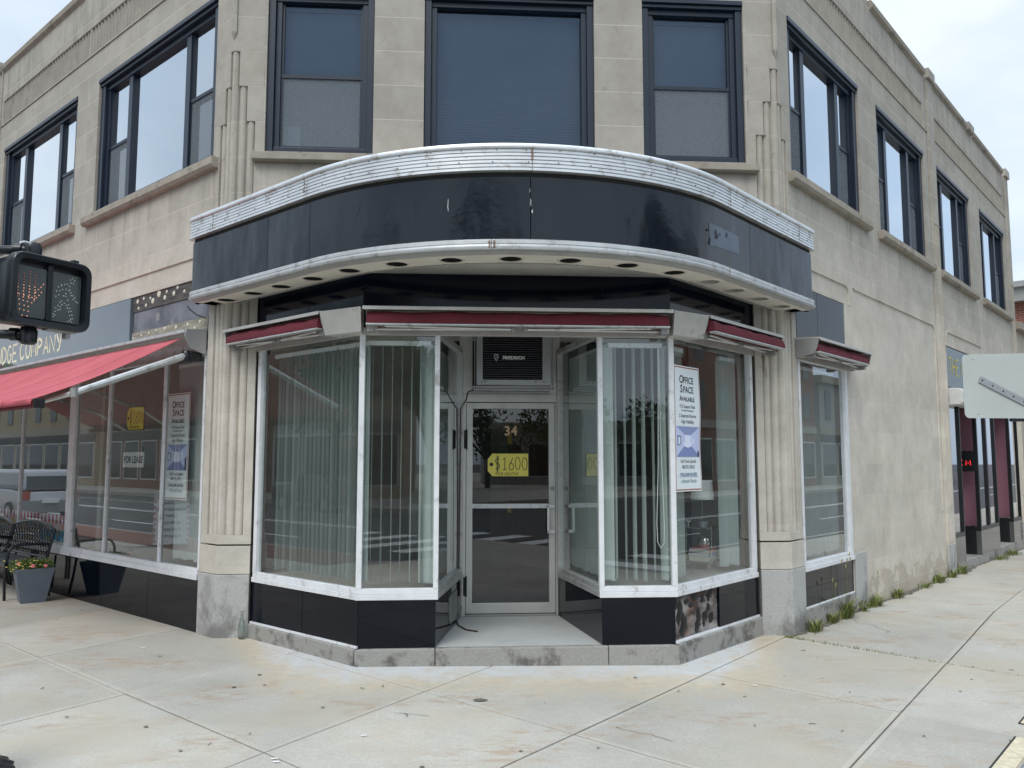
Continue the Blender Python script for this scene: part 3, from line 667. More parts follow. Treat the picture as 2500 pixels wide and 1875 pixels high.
for z in (1.86, .42):
    d.tube([DF.P(a-.012, .008, z-.09), DF.P(a-.012, .008, z+.09)], .011); d.box(DF, a-.004, a+.012, -.003, .004, z-.1, z+.1)
d.build('hinge', M['darkgap'], door)
d = MB(); text_mb(d, '3', .132, DF, .500, -.022, 1.903, 1, 0, .0035, sx=.95); text_mb(d, '4', .132, DF, .570, -.022, 1.905, 1, 0, .003, sx=.95)
d.build('house_number', flat('gold number', (.62, .44, .25), .4), door)
# flaking jamb strips
mb = MB(); rnd = random.Random(2)
for xx in (X0-.006, X1+.014):
    for k in range(26):
        z = .2+k*.077; w = rnd.uniform(.004, .011); mb.box(DF, xx-w, xx+w, .0, .003+rnd.uniform(0, .004), z, z+rnd.uniform(.03, .074))
mb.build('flaking_paint', M['darkgap'], BLD)

# air conditioner over the door
ac = thing('air_conditioner', 'grey window air conditioner with a black louvred grille above the glass door', 'air conditioner', (.55, 7.95, 2.39))
AF = Fr((0, 7.95, 0), (1, 0, 0), (0, -1, 0))
M['galv'] = mat('galvanised steel', (.42, .43, .44), .42, .6, var=.12, scale=60, rvar=.06)
mb = MB(); mb.box(AF, .183, .915, -.30, -.03, 2.388, 2.905); mb.build('case', M['greymetal'], ac, bevel=.004)
mb = MB(); mb.box(AF, .183, .243, -.03, 0, 2.388, 2.905); mb.box(AF, .832, .915, -.03, 0, 2.388, 2.905); mb.box(AF, .243, .832, -.03, 0, 2.388, 2.440); mb.box(AF, .243, .832, -.03, 0, 2.893, 2.905)
mb.build('front_frame', M['galv'], ac, bevel=.003)
M['grille'] = mat('grille', (.035, .036, .045), .45, .3, var=.3, scale=150)
mb = MB(); z = 2.447
while z < 2.885:
    mb.extr([AF.P(.243, -.028, z), AF.P(.243, -.010, z+.003), AF.P(.243, -.010, z+.006), AF.P(.243, -.028, z+.019)], AF.u*.589); z += .0225
mb.box(AF, .243, .832, -.035, -.029, 2.44, 2.893); mb.build('grille', M['grille'], ac)
mb = MB(); z = 2.4495
while z < 2.885: mb.box(AF, .243, .832, -.0105, -.0085, z, z+.0022); z += .0225
mb.build('grille_edge', flat('grille edge', (.20, .20, .22), .4, .4), ac)
mb = MB(); text_mb(mb, 'FRIEDRICH', .044, AF, .548, -.004, 2.642, 1, 0, .0022, sx=1.02)
pts = [(0, .034), (.02, .034), (.02, -.004), (.0, -.036), (-.02, -.004), (-.02, .034)]
mb.face([AF.P(.377+x, -.005, 2.656+y) for x, y in pts]); lg = mb.build('logo', M['white'], ac)
mb = MB(); mb.face([AF.P(.377+x*.75, -.0035, 2.656+y*.78) for x, y in pts]); mb.build('shield', flat('dark blue', (.02, .05, .13), .4), lg)
mb = MB(); mb.face([AF.P(.366, -.0025, 2.640), AF.P(.370, -.0025, 2.640), AF.P(.389, -.0025, 2.674), AF.P(.385, -.0025, 2.674)]); mb.build('stripe', M['white'], lg)
mb = MB()
for x in (.27, .765, .232+.0, .845): mb.lathe(AF.P(x, 0, 2.418), [(.007, 0), (.007, .003), (0, .004)], 0, 10, AF.n)
mb.build('screw', M['darkgap'], ac)
mb = MB(); mb.box(AF, .128, .962, -.05, -.03, 2.335, 2.372); mb.box(AF, .128, .962, -.05, .0, 2.366, 2.374)
mb.build('support_angle', M['galv'], ac)
mb = MB()
for k in range(36): mb.box(AF, .145+k*.0225, .145+k*.0225+.010, -.0302, -.0285, 2.345, 2.360)
mb.build('slot', M['darkgap'], ac)
for x in (.165, .932): mb = MB(); mb.tube([AF.P(x, -.02, 2.36), AF.P(x, -.02, 2.97)], .005); mb.build('rod', M['greymetal'], ac)
mb = MB(); mb.tube([(.15, 7.94, 2.335), (.10, 8.0, 2.32), (.085, 8.08, 2.25), (.03, 8.1, 2.16), (.025, 8.12, 1.2), (.02, 8.1, .5), (.01, 8.05, .25), (-.005, 8.0, .15), (.02, 7.72, .139), (.09, 7.52, .138), (.19, 7.44, .138)], .0065)
o = mb.build('drain_hose', mat('hose rubber', (.06, .035, .025), .6)); tag(o, 'thin brown hose hanging by the door and curling onto the entry step', 'hose')

# ------------------------------------------------------------------ marquee
CX, YC, R0 = .515, 8.36, 2.436
LT = R0*math.pi/4; S1 = LT+1.93
def MP(s, o):      # point of the canopy outline; s along, o outward
    sg = 1 if s >= 0 else -1; q = abs(s)
    if q <= LT:
        a = q/R0; return Vector((CX+sg*(R0+o)*math.sin(a), YC-(R0+o)*math.cos(a), 0))
    n = Vector((sg*S, -S, 0)); t = Vector((sg*S, S, 0)); b = Vector((CX, YC, 0))+n*(R0+o)
    if q <= S1: return b+t*(q-LT)
    c = b+t*(S1-LT)-n*(.10+o)
    if q <= S1+1: f = (q-S1)*math.pi/2; return c+(n*math.cos(f)+t*math.sin(f))*(.10+o)
    return c+t*(.10+o)-n*((q-S1-1)*.22)
SV = []
k = 0.
def lin(a, b, n): return [a+(b-a)*i/n for i in range(n+1)]
half = lin(0, LT, 30)+lin(LT, S1, 6)[1:]+lin(S1, S1+1, 8)[1:]+[S1+2]
SV = [-x for x in half[::-1]][:-1]+half
def sweep(mb, prof, sv=SV, mi=0, close=True):
    rows = [[MP(s, o)+Vector((0, 0, z)) for o, z in prof] for s in sv]
    mb.grid(rows, mi, True, close)
    if close: mb.face(rows[0], mi); mb.face(rows[-1][::-1], mi)
MQ = thing('marquee', 'curved marquee with ribbed silver rim and blank glossy black panels over the corner entrance', 'marquee', (CX, 7.2, 3.18))
# black panels in sections
m, nt, b = newmat('old black sign paint')
f = noise(nt, 1.3, 5, .6, (1, 1, .8)); f2 = noise(nt, 5, 4, .6); 
c = mixc(nt, ramp(nt, f, .35, .7), (.003, .006, .012), (.009, .013, .020)); nt.links.new(c, b.inputs['Base Color'])
nt.links.new(ramp(nt, noise(nt, 2.3, 5, .6, (1, 1, .5)), .3, .7, .07, .20), b.inputs['Roughness']); b.inputs['Coat Weight'].default_value = .14; b.inputs['Specular IOR Level'].default_value = .42; b.inputs['Coat Roughness'].default_value = .12
bump(nt, b, mathn(nt, 'ADD', noise(nt, 1.4, 3, .5, (1, 1, .45)), mathn(nt, 'MULTIPLY', noise(nt, 14, 4, .6), .03)), .6, .085); M['signpaint'] = m
m2 = m.copy(); m2.name = 'matt black sign paint'
for n in m2.node_tree.nodes:
    if n.type == 'MAP_RANGE' and abs(n.inputs[3].default_value-.07) < 1e-6: n.inputs[3].default_value = .22; n.inputs[4].default_value = .34
    if n.type == 'BSDF_PRINCIPLED': n.inputs['Coat Weight'].default_value = .1
cuts = [-(S1+2), -2.55, -1.93, .02, 2.42, S1+2]
for i, (a, b_) in enumerate(zip(cuts[:-1], cuts[1:])):
    sv = [a+.003]+[s for s in SV if a+.02 < s < b_-.02]+[b_-.003]
    mb = MB(); sweep(mb, [(.0, 3.29), (.0, 3.765), (-.03, 3.765), (-.03, 3.29)], sv); mb.build('sign_panel', m2 if i in (0, 1, 4) else M['signpaint'], MQ)
# repaired patches and scars on the panels
mb = MB()
def mpatch(s0, s1, za, zb, zc, zd, o=.0025, n=6):
    lo = [MP(s0+(s1-s0)*i/n, o)+Vector((0, 0, za+(zb-za)*i/n)) for i in range(n+1)]; hi = [MP(s0+(s1-s0)*i/n, o)+Vector((0, 0, zc+(zd-zc)*i/n)) for i in range(n+1)]; mb.grid([lo, hi], 0, True)
mpatch(1.68, 2.20, 3.42, 3.44, 3.61, 3.60); mb.build('patch', mat('blue grey patch', (.085, .11, .145), .38, var=.2, scale=4), MQ, normals=False)
mb = MB()
for s, z, h, w in ((-.60, 3.56, .10, .0028), (.02, 3.57, .06, .0028), (.03, 3.50, .03, .005), (.015, 3.66, .03, .002)):
    rnd = random.Random(int(z*100)); pts = [MP(s+rnd.uniform(-.006, .006), .004)+Vector((0, 0, z-h/2+h*i/5)) for i in range(6)]; mb.tube(pts, [w*.3, w*.8, w, w*.7, w*.6, w*.2], n=5)
mb.build('torn_flake', M['white'], MQ)
mb = MB(); rnd = random.Random(11)
for k in range(9):
    s = 1.62+rnd.uniform(0, .35); z = 3.44+rnd.uniform(0, .13); w = rnd.uniform(.008, .02); h = rnd.uniform(.012, .03)
    P = [MP(s+dx, .006)+Vector((0, 0, z+dz)) for dx, dz in ((-w, -h*.6), (w*.8, -h), (w, h*.4), (w*.1, h), (-w*.6, h*.2))]; mb.face(P)
mb.build('torn_paint', M['black'], MQ, normals=False)
# faint ghost of removed lettering
mb = MB()
class MF:      # wraps strokes onto the curved panel
    def P(s, u, d, z): return MP(u, -.0002+d)+Vector((0, 0, z))
rnd = random.Random(4)
for k, (s0, pl) in enumerate(((-1.42, [(0, 0), (.07, .18), (.14, 0)]), (-1.22, [(.0, .16), (.07, 0), (.14, .16)]), (-1.04, [(.12, .14), (0, .14), (0, .0), (.12, 0)]), (-.86, [(0, 0), (0, .16), (.1, .12), (0, .08), (.1, 0)]), (-.70, [(0, .18), (0, 0)]), (-1.62, [(.1, .12), (.0, .05), (.1, -.02)]))):
    P = [MF().P(s0+a, 0, 3.46+b) for a, b in pl]
    Q = []
    for i in range(len(P)-1):
        for t in range(5): Q.append(P[i].lerp(P[i+1], t/5))
    Q.append(P[-1]); mb.tube(Q, .0014, n=5)
mb.build('ghost_lettering', M['signpaint'], MQ)
# dark recessed strip, ribbed silver band, cap, lower trim
mb = MB(); sweep(mb, [(-.012, 3.765), (-.012, 3.815), (-.05, 3.815), (-.05, 3.765)]); mb.build('recessed_strip', M['darkgap'], MQ)
def banded(mb, prof, cutp):
    for a, b_ in zip(cutp[:-1], cutp[1:]):
        sv = [a+.002]+[s for s in SV if a+.01 < s < b_-.01]+[b_-.002]; sweep(mb, prof, sv)
prof = []
z = 3.803; nr = 6; hh = .174/nr
for i in range(nr):
    o0 = .030-.002*i
    prof += [(o0-.012, z+.001), (o0+.004, z+.0025), (o0+.0035, z+hh-.0065), (o0-.012, z+hh-.005)]
    z += hh
prof += [(.0, z), (-.02, z), (-.02, 3.803)]
mb = MB(); banded(mb, prof, [-(S1+2), -S1+.02, -1.95, .03, 1.98, S1-.02, S1+2]); mb.build('ribbed_band', M['alubright'], MQ, angle=25)
mb = MB()
sweep(mb, [(-.02, 3.972), (.030, 3.974), (.042, 3.980), (.045, 3.994), (.036, 4.012), (.005, 4.022), (-.02, 4.0)]); mb.build('cap_flashing', M['alubright'], MQ, angle=40)
mb = MB(); banded(mb, [(-.03, 3.209), (.008, 3.205), (.022, 3.207), (.026, 3.214), (.026, 3.232), (.016, 3.238), (.014, 3.250), (.020, 3.254), (.020, 3.276), (.012, 3.284), (.0, 3.29), (-.03, 3.29)], [-(S1+2), -S1+.01, -1.98, -.27, 1.98, S1-.01, S1+2])
mb.build('lower_trim', M['alu'], MQ, angle=30)
mb = MB(); rnd = random.Random(9)
for row, oo in ((3.978, .042), ):
    pass
for s in lin(-3.7, 3.7, 30):
    for z, oo in ((3.955, .048), (3.868, .040), (3.290, .006)):
        P = MP(s+rnd.uniform(-.02, .02), oo-.006)+Vector((0, 0, z)); n_ = (MP(s, 1)-MP(s, 0)); mb = MB(); mb.lathe(P, [(.0045, 0), (.0045, .007), (0, .008)], 0, 6, n_); mb.build('rivet', M['darkgap'], MQ)
mb = MB(); rnd = random.Random(14)
for s, z0, z1 in ((-1.955, 3.805, 3.97), (.03, 3.88, 3.985), (-3.42, 3.82, 3.96), (3.46, 3.82, 3.96), (1.975, 3.81, 3.96), (-.285, 3.215, 3.275), (-.25, 3.215, 3.275), (1.96, 3.215, 3.275)):
    for k in range(5):
        z = z0+(z1-z0)*k/5; w = rnd.uniform(.004, .014); h = (z1-z0)/5*.7
        mb.face([MP(s-w, .046 if z > 3.5 else .0285)+Vector((0, 0, z)), MP(s+w*.6, .046 if z > 3.5 else .0285)+Vector((0, 0, z)), MP(s+w, .046 if z > 3.5 else .0285)+Vector((0, 0, z+h)), MP(s-w*.5, .046 if z > 3.5 else .0285)+Vector((0, 0, z+h))])
mb.build('rust_mark', mat('rust', (.16, .085, .045), .8, var=.4, scale=30), MQ, normals=False)
# underside: lip, soffit ring with recessed lights, inner edge, ceiling
mb = MB(); svm = [s for s in SV if abs(s) <= S1+1.4]
rows = [[MP(s, .006)+Vector((0, 0, 3.205)), MP(s, -.02)+Vector((0, 0, 3.196)), MP(s, -.035)+Vector((0, 0, 3.178))] for s in svm]; mb.grid(rows, 0, True); mb.build('lip', M['greymetal'], MQ, normals=False)
OI, OO, OC, HR = -.285, -.033, -.155, .084
mm_ = [-2.722, -2.386, -2.07, -1.734, -1.391, -.994, -.568, -.117, .341, .809, 1.242, 1.633, 1.972, 2.33, 2.692]
hs = []
for x in mm_:
    sg = 1 if x > 0 else -1; q = abs(x); rr = R0+OC
    hs.append(sg*(R0*math.asin(q/rr) if q < rr*S else LT+(q-rr*S)/S))
mb = MB(); ZF = 3.18
def mpz(s, o, z=ZF): return MP(s, o)+Vector((0, 0, z))
edge = -(S1+1); hw = .108
for h in hs+[None]:
    end = (h-hw) if h is not None else S1+1
    n = max(1, int((end-edge)/.08)); mb.grid([[mpz(s, OO), mpz(s, OI)] for s in lin(edge, end, n)], 0, True)
    if h is None: break
    ring = []; outer = []
    for k in range(32):
        a = 2*math.pi*k/32; ca, sa = math.cos(a), math.sin(a)
        t = 1e9
        if abs(ca) > 1e-6: t = min(t, hw/abs(ca))
        if sa > 1e-6: t = min(t, (OO-OC)/sa)
        if sa < -1e-6: t = min(t, (OI-OC)/sa)
        ring.append(mpz(h+HR*ca*(R0/(R0+OC) if abs(h) < LT else 1), OC+HR*sa)); outer.append(mpz(h+t*ca, OC+t*sa))
    mb.grid([ring, outer], 0, False, True)
    for k in (4, 12, 20, 28):
        pass
    edge = h+hw
mb.build('soffit', M['soffit'], MQ, normals=False)
M['ringm'] = mat('light ring', (.66, .62, .54), .5, var=.1)
lamp0 = None
for i, h in enumerate(hs):
    c = mpz(h, OC, 3.0)*1; c.z = ZF
    mb = MB(); mb.lathe(c, [(.083, -.001), (.083, .11), (.0, .112)], 0, 24, caps=False); r = mb.build('light_recess', M['darkgap'] if i < 11 else M['hood'], MQ)
    mb = MB(); mb.lathe(c, [(.083, 0), (.085, -.007), (.097, -.008), (.103, -.003), (.105, .0)], 0, 28, caps=False); mb.build('ring', M['ringm'], r)
    mb = MB(); mb.lathe(c, [(.0, .07), (.03, .075), (.045, .10)], 0, 16, caps=False); mb.build('lamp_socket', M['black'] if i < 11 else M['greymetal'], r)
mb = MB(); rows = [[mpz(s, OI-.001, 3.178), mpz(s, OI-.012, 3.172), mpz(s, OI-.02, 3.18), mpz(s, OI-.02, 3.25)] for s in lin(-(S1+.9), S1+.9, 70)]; mb.grid(rows, 0, True); mb.build('soffit_edge', M['greymetal'], MQ, normals=False)
mb = MB(); inner_pts = [MP(s, OI+.01) for s in lin(-(S1), S1, 60)]
mb.prism([(p.x, p.y) for p in inner_pts], 3.235, 3.26); mb.build('canopy_ceiling', M['plaster'], MQ)
mb = MB(); mb.prism([(p.x, p.y) for p in (MP(s, -.02) for s in lin(-(S1), S1, 60))], 3.96, 3.99); mb.build('canopy_roof', M['roof'], MQ)
# little cable hanging from the left end
mb = MB(); a = MP(-S1-.6, .0); mb.tube([FL.P(.55, .10, 3.20), FL.P(.50, .10, 3.16), FL.P(.42, .07, 3.10), FL.P(.31, .03, 3.06)], .007); o = mb.build('cable', M['black'], MQ)

# ------------------------------------------------------------------ retracted awnings
def cassette(F, u0, u1, lab, D=.26, ends=(1, 1), zt=2.905, plate=.0, out=0., red='red', wedge=None):
    t = thing('awning', lab, 'awning', F.P((u0+u1)/2, .1, 2.70), 'red roller awnings folded away over the corner shop windows')
    mb = MB(); prof = [(0, zt+.02), (D, zt), (D+.012, zt-.004), (D+.012, zt-.032), (D+.004, zt-.032), (D, zt-.014), (.01, zt-.003), (.01, 2.70), (0, 2.70)]
    mb.extr([F.P(u0, d, z) for d, z in prof], F.u*(u1-u0)); mb.build('hood', M['hood'], t, bevel=.002)
    mb = MB()
    for e, (ua, ub) in zip(ends, ((u0, u0+.008), (u1-.008, u1))):
        if e: mb = MB(); mb.extr([F.P(ua, d, z) for d, z in ((0, zt), (D-.01, zt-.018), (D-.03, 2.80), (D-.06, 2.745), (.03, 2.705), (0, 2.705))], F.u*(ub-ua)); mb.build('end_plate', M['greymetal'], t, bevel=.002)
    # canvas roll and valance
    mb = MB(); a, b = u0+.03+plate, u1-.03-plate; rows = []
    pr = [(.05, 2.83)]+[(.13+.055*math.cos(x), 2.825+.055*math.sin(x)) for x in (math.pi*k/10 for k in range(10, 3, -1))]+[(.19+out, 2.868), (.225+out, 2.848), (.238+out, 2.815), (.243+out, 2.775), (.24+out, 2.766), (.20+out, 2.77), (.12, 2.78), (.05, 2.80)]
    n = 14
    for i in range(n+1):
        u = a+(b-a)*i/n; k = .0035*math.sin(i*2.1)+.002*math.sin(i*5.3)
        rows.append([F.P(u, d+k, z+k*1.5) for d, z in pr])
    mb.grid(rows, 0, True, True); mb.face(rows[0]); mb.face(rows[-1][::-1]); mb.build('canvas_roll', M[red], t, angle=50)
    mb = MB(); mb.box(F, a-.005, b+.005, .19+out, .246+out, 2.752, 2.765); mb.build('front_rail', M['alu'], t, bevel=.002)
    L = b-a
    for i, (x0, x1, dd) in enumerate(((a+.03, a+L*.48, .13), (b-.03, b-L*.48, .13))):
        mb = MB(); mb.tube([F.P(x0, dd-.02, 2.738), F.P(x1, dd+.03, 2.738)], .014); mb.tube([F.P(x1, dd+.03, 2.738), F.P(x0+(x1-x0)*.1, dd+.06, 2.750)], .011)
        mb.box(F, min(x0, x0+.05)-.02, max(x0, x0+.05)+.0, 0.0, .15, 2.72, 2.762); mb.build('folding_arm', M['alu'], t, bevel=.002)
        mb = MB(); mb.lathe(F.P(x1, dd+.03, 2.715), [(.022, 0), (.022, .045)], 0, 12); mb.build('elbow_joint', M['greymetal'], t, bevel=.002)
        mb = MB(); mb.box(F, x0-.03, x0+.03, .10, .19, 2.705, 2.775); mb.build('shoulder_joint', M['greymetal'], t, bevel=.002)
    return t
cassette(BF, -.775, 1.79, 'long red folded awning with cream hood right above the entrance and air conditioner', plate=.0, ends=(0, 0))
cassette(BL, .26, 1.80, 'red folded awning over the left angled window of the corner shop', out=.015)
cassette(BR, .22, 1.78, 'red folded awning over the right angled corner window, canvas pulled out slightly', out=.05)
cassette(FR, .27, 1.90, 'short red folded awning over the single window right of the fluted pier', out=.0)
# corner filler boxes between the hoods
for F, u0, u1 in ((BL, .0, .26), (BR, .0, .22)):
    sg = -1 if F is BL else 1
    P0 = BF.P(-.79 if sg < 0 else 1.80, .262, 0); P1 = F.P(.255 if sg < 0 else .215, .262, 0); P2 = F.P(.255 if sg < 0 else .215, .0, 0); P3 = BF.P(-.79 if sg < 0 else 1.80, .0, 0)
    Q1 = F.P(.255 if sg < 0 else .215, .20, 0); Q0 = BF.P(-.79 if sg < 0 else 1.80, .20, 0)
    mb = MB(); mb.hexa([Q0+Vector((0, 0, 2.70)), Q1+Vector((0, 0, 2.70)), P2+Vector((0, 0, 2.70)), P3+Vector((0, 0, 2.70)), P0+Vector((0, 0, 2.898)), P1+Vector((0, 0, 2.898)), P2+Vector((0, 0, 2.90)), P3+Vector((0, 0, 2.90))])
    o = mb.build('awning_corner_box', M['hood'], BLD, bevel=.004)

# ------------------------------------------------------------------ left street shopfront
mulL = [(.335, .375), (1.183, 1.215), (2.535, 2.570), (3.50, 3.665), (5.33, 5.36), (7.0, 7.2), (9.4, 9.46), (11.6, 11.66)]
mb = MB()
mb.box(FL, .335, 12.8, -.08, .024, .498, .55); mb.box(FL, .335, 12.8, -.06, .010, .5515, .60)
mb.box(FL, .335, 12.8, -.06, .004, 2.70, 2.75)
for a, b in mulL: mb.box(FL, a, b, -.034, -.006 if b-a < .1 else .004, .6005, 2.6995)
LFR = mb.build('storefront_frame', M['whiteframe'], BLD, bevel=.0025)
for (a, b), (c, e) in zip(mulL[:-1], mulL[1:]): sheet(FL, b-.01, c+.01, -.03, .59, 2.71, 'pane', G1, LFR)
panels(FL, [.335, 1.39, 2.52, 3.60, 4.75, 5.9, 7.1, 8.3, 9.5, 10.7, 12.8], -.3, .495, d0=-.06, d1=-.004)
mb = MB(); wall(mb, FL, .33, 12.9, 2.75, 3.5, .2, [], d=-.06); mb.build('sign_band', M['indark'], BLD)
# old sign backing strips between the sign and the pier
m, nt, b = newmat('old wooden strip'); f = noise(nt, 6, 6, .65, (1, 1, 5)); nt.links.new(mixc(nt, ramp(nt, f, .35, .65), (.045, .042, .04), (.12, .11, .10)), b.inputs['Base Color']); b.inputs['Roughness'].default_value = .9; bump(nt, b, f, .6, .01); M['stripdark'] = m
m, nt, b = newmat('pale weathered board'); f = noise(nt, 5, 6, .65, (1, 1, 6)); nt.links.new(mixc(nt, ramp(nt, f, .35, .65), (.20, .175, .14), (.38, .34, .275)), b.inputs['Base Color']); b.inputs['Roughness'].default_value = .9; bump(nt, b, f, .6, .01); M['strippale'] = m
m, nt, b = newmat('patchy grey panel'); f = noise(nt, 2.6, 6, .6); g_ = noise(nt, 5, 5, .6); c = mixc(nt, ramp(nt, f, .4, .6), (.10, .105, .125), (.20, .205, .23)); c = mixc(nt, ramp(nt, g_, .58, .66), c, (.34, .33, .29)); nt.links.new(c, b.inputs['Base Color']); b.inputs['Roughness'].default_value = .6; M['patchy'] = m
mb = MB(); mb.box(FL, .34, 2.035, -.06, -.012, 3.325, 3.495); mb.build('backing_strip', M['stripdark'], BLD)
mb = MB(); mb.box(FL, .34, 2.035, -.06, -.022, 3.09, 3.322); mb.build('backing_panel', M['patchy'], BLD)
mb = MB(); mb.box(FL, .34, 2.035, -.06, -.010, 2.92, 3.087); o_st = mb.build('backing_strip', M['strippale'], BLD)
M['glue'] = mat('cream glue spots', (.66, .62, .50), .7, var=.06)
rnd = random.Random(8)
for u, z, r in ((1.93, 3.44, .026), (1.90, 3.36, .018), (1.78, 3.455, .02), (1.72, 3.37, .022), (1.62, 3.44, .018), (1.56, 3.40, .034), (1.42, 3.46, .040), (1.28, 3.40, .028), (1.24, 3.46, .02), (1.08, 3.42, .028), (1.0, 3.47, .02), (.85, 3.41, .02),
                (2.0, 3.03, .014), (1.96, 2.95, .012), (1.8, 3.04, .014), (1.68, 2.96, .014), (1.62, 3.05, .016), (1.45, 3.06, .014), (1.35, 2.97, .018), (1.25, 3.06, .02), (1.12, 2.98, .014), (1.0, 3.05, .02), (.85, 2.99, .014), (.75, 3.05, .018), (.6, 3.0, .018), (.5, 3.05, .02)):
    d0 = -.012 if z > 3.3 else -.010
    mb = MB(); mb.lathe(FL.P(u, d0-.001, z), [(r, 0), (r*.85, .006), (r*.3, .009), (0, .009)], 0, 12, FL.n); mb.build('glue_spot', M['glue'], BLD)
# sign panel
SG = thing('shop_sign', 'long blue grey shop sign board with cream capital lettering above the open red awning', 'sign', FL.P(3, 0, 2.95))
m, nt, b = newmat('blue grey sign board'); f = noise(nt, .7, 3, .5); nt.links.new(mixc(nt, ramp(nt, f, .35, .65), (.085, .11, .14), (.12, .15, .18)), b.inputs['Base Color']); b.inputs['Roughness'].default_value = .10; b.inputs['Specular IOR Level'].default_value = .8; M['signboard'] = m
mb = MB(); mb.box(FL, 2.04, 12.6, -.02, .02, 2.935, 3.485); mb.build('board', M['signboard'], SG, bevel=.003)
mb = MB(); x = 3.87
# laid out right to left so the last letter ends near u = 3.9
strokes(mb, 'FUDGE', FL, 6.67, .0215, 3.06, .16, .24, .06, .040, -1); strokes(mb, 'COMPANY', FL, 5.50, .0215, 3.07, .165, .225, .055, .040, -1)
mb.build('lettering', flat('pale cream lettering', (.80, .74, .52), .5), SG, normals=False)
mb = MB(); n = 24
for i in range(n): 
    a0, a1 = math.pi*i/n, math.pi*(i+1)/n
    mb.face([FL.P(6.35, .0212, 2.94), FL.P(6.35-.75*math.cos(a0), .0212, 2.94+.13*math.sin(a0)), FL.P(6.35-.75*math.cos(a1), .0212, 2.94+.13*math.sin(a1))], (i//3) % 4)
mb.build('painted_tent', [flat('sign teal', (.03, .10, .10)), flat('sign brown', (.12, .07, .04)), flat('sign green', (.05, .09, .04)), flat('sign plum', (.08, .035, .05))], SG, normals=False)
# open awning
OA = thing('awning', 'wide open red awning sloping out over the left street shopfront', 'awning', FL.P(3.5, .2, 2.7), 'red roller awnings folded away over the corner shop windows'); del OA['group']
mb = MB(); prof = [(0, 2.955), (.22, 2.93), (.232, 2.926), (.232, 2.895), (.225, 2.895), (.21, 2.912), (.01, 2.93), (.01, 2.70), (0, 2.70)]
mb.extr([FL.P(.335, d, z) for d, z in prof], FL.u*11); mb.build('hood', M['alu'], OA, bevel=.002)
mb = MB(); mb.extr([FL.P(.325, d, z) for d, z in ((0, 2.95), (.215, 2.93), (.235, 2.86), (.17, 2.745), (.03, 2.70), (0, 2.70))], FL.u*.01); mb.build('end_plate', M['galv'], OA, bevel=.003)
m, nt, b = newmat('open awning canvas'); 
g2 = nd(nt, 'ShaderNodeNewGeometry'); dt = nd(nt, 'ShaderNodeVectorMath', operation='DOT_PRODUCT'); dt.inputs[1].default_value = FL.u; nt.links.new(g2.outputs['Position'], dt.inputs[0])
w_ = mathn(nt, 'FRACT', mathn(nt, 'MULTIPLY', dt.outputs['Value'], 1/1.05)); seam = mathn(nt, 'MULTIPLY', ramp(nt, w_, 0., .02, 1, 1), ramp(nt, w_, .05, .02, 0, 1), None, True)
c = mixc(nt, ramp(nt, noise(nt, 2.5, 4, .5), .3, .7), (.46, .085, .105), (.52, .11, .13)); c = mixc(nt, ramp(nt, noise(nt, 3, 7, .7, (1, 1, 2)), .56, .72, 0, .5), c, (.30, .07, .085)); nt.links.new(mixc(nt, mathn(nt, 'MULTIPLY', seam, .8), c, (.22, .03, .05)), b.inputs['Base Color']); b.inputs['Roughness'].default_value = .85
b.inputs['Subsurface Weight'].default_value = 0; bump(nt, b, noise(nt, 260, 2, .5), .1, .003); M['canvas'] = m
mb = MB(); rows = []
for i in range(41):
    u = .45+(6.9-.45)*i/40; row = []
    for k in range(13):
        t = k/12; d = .19+(1.50-.19)*t; z = 2.855-(2.855-2.185)*t-.045*math.sin(math.pi*t)+.010*math.sin(u*6.0)*math.sin(math.pi*t)+.008*math.sin(u*2.3+t*4)*t; row.append(FL.P(u, d, z))
    row += [FL.P(u, 1.512, 2.178), FL.P(u, 1.516, 2.13)]
    rows.append(row)
mb.grid(rows, 0, True); o = mb.build('canvas', M['canvas'], OA, normals=False, angle=60)
sd = o.modifiers.new('thick', 'SOLIDIFY'); sd.thickness = .003
mb = MB(); mb.box(FL, .42, 6.9, 1.43, 1.50, 2.11, 2.17); mb.build('front_bar', M['red'], OA, bevel=.01)
mb = MB(); mb.box(FL, .405, .42, 1.42, 1.51, 2.10, 2.18); mb.build('bar_cap', M['black'], OA, bevel=.004)
mb = MB(); mb.tube([FL.P(.44, .16, 2.68), FL.P(.43, 1.18, 2.25)], [.036, .030], n=10); mb.build('arm', M['alu'], OA)
mb = MB(); mb.tube([FL.P(.43, 1.18, 2.25), FL.P(.80, 1.44, 2.14)], .024, n=10); mb.build('arm', M['alu'], OA)
mb = MB(); mb.lathe(FL.P(.45, .14, 2.62), [(.05, 0), (.06, .03), (.06, .08), (.045, .11)], 0, 14); mb.box(FL, .37, .66, .02, .14, 2.63, 2.72); mb.build('shoulder', M['satinblack'], OA, bevel=.004)
mb = MB(); mb.lathe(FL.P(.43, 1.18, 2.21), [(.035, 0), (.035, .08)], 0, 14); mb.build('elbow', M['greymetal'], OA)
for u in (4.2, 5.6):
    mb = MB(); mb.tube([FL.P(u, .14, 2.66), FL.P(u-.5, .85, 2.34), FL.P(u-.1, 1.42, 2.13)], .026, n=8); mb.build('arm', M['alu'], OA)
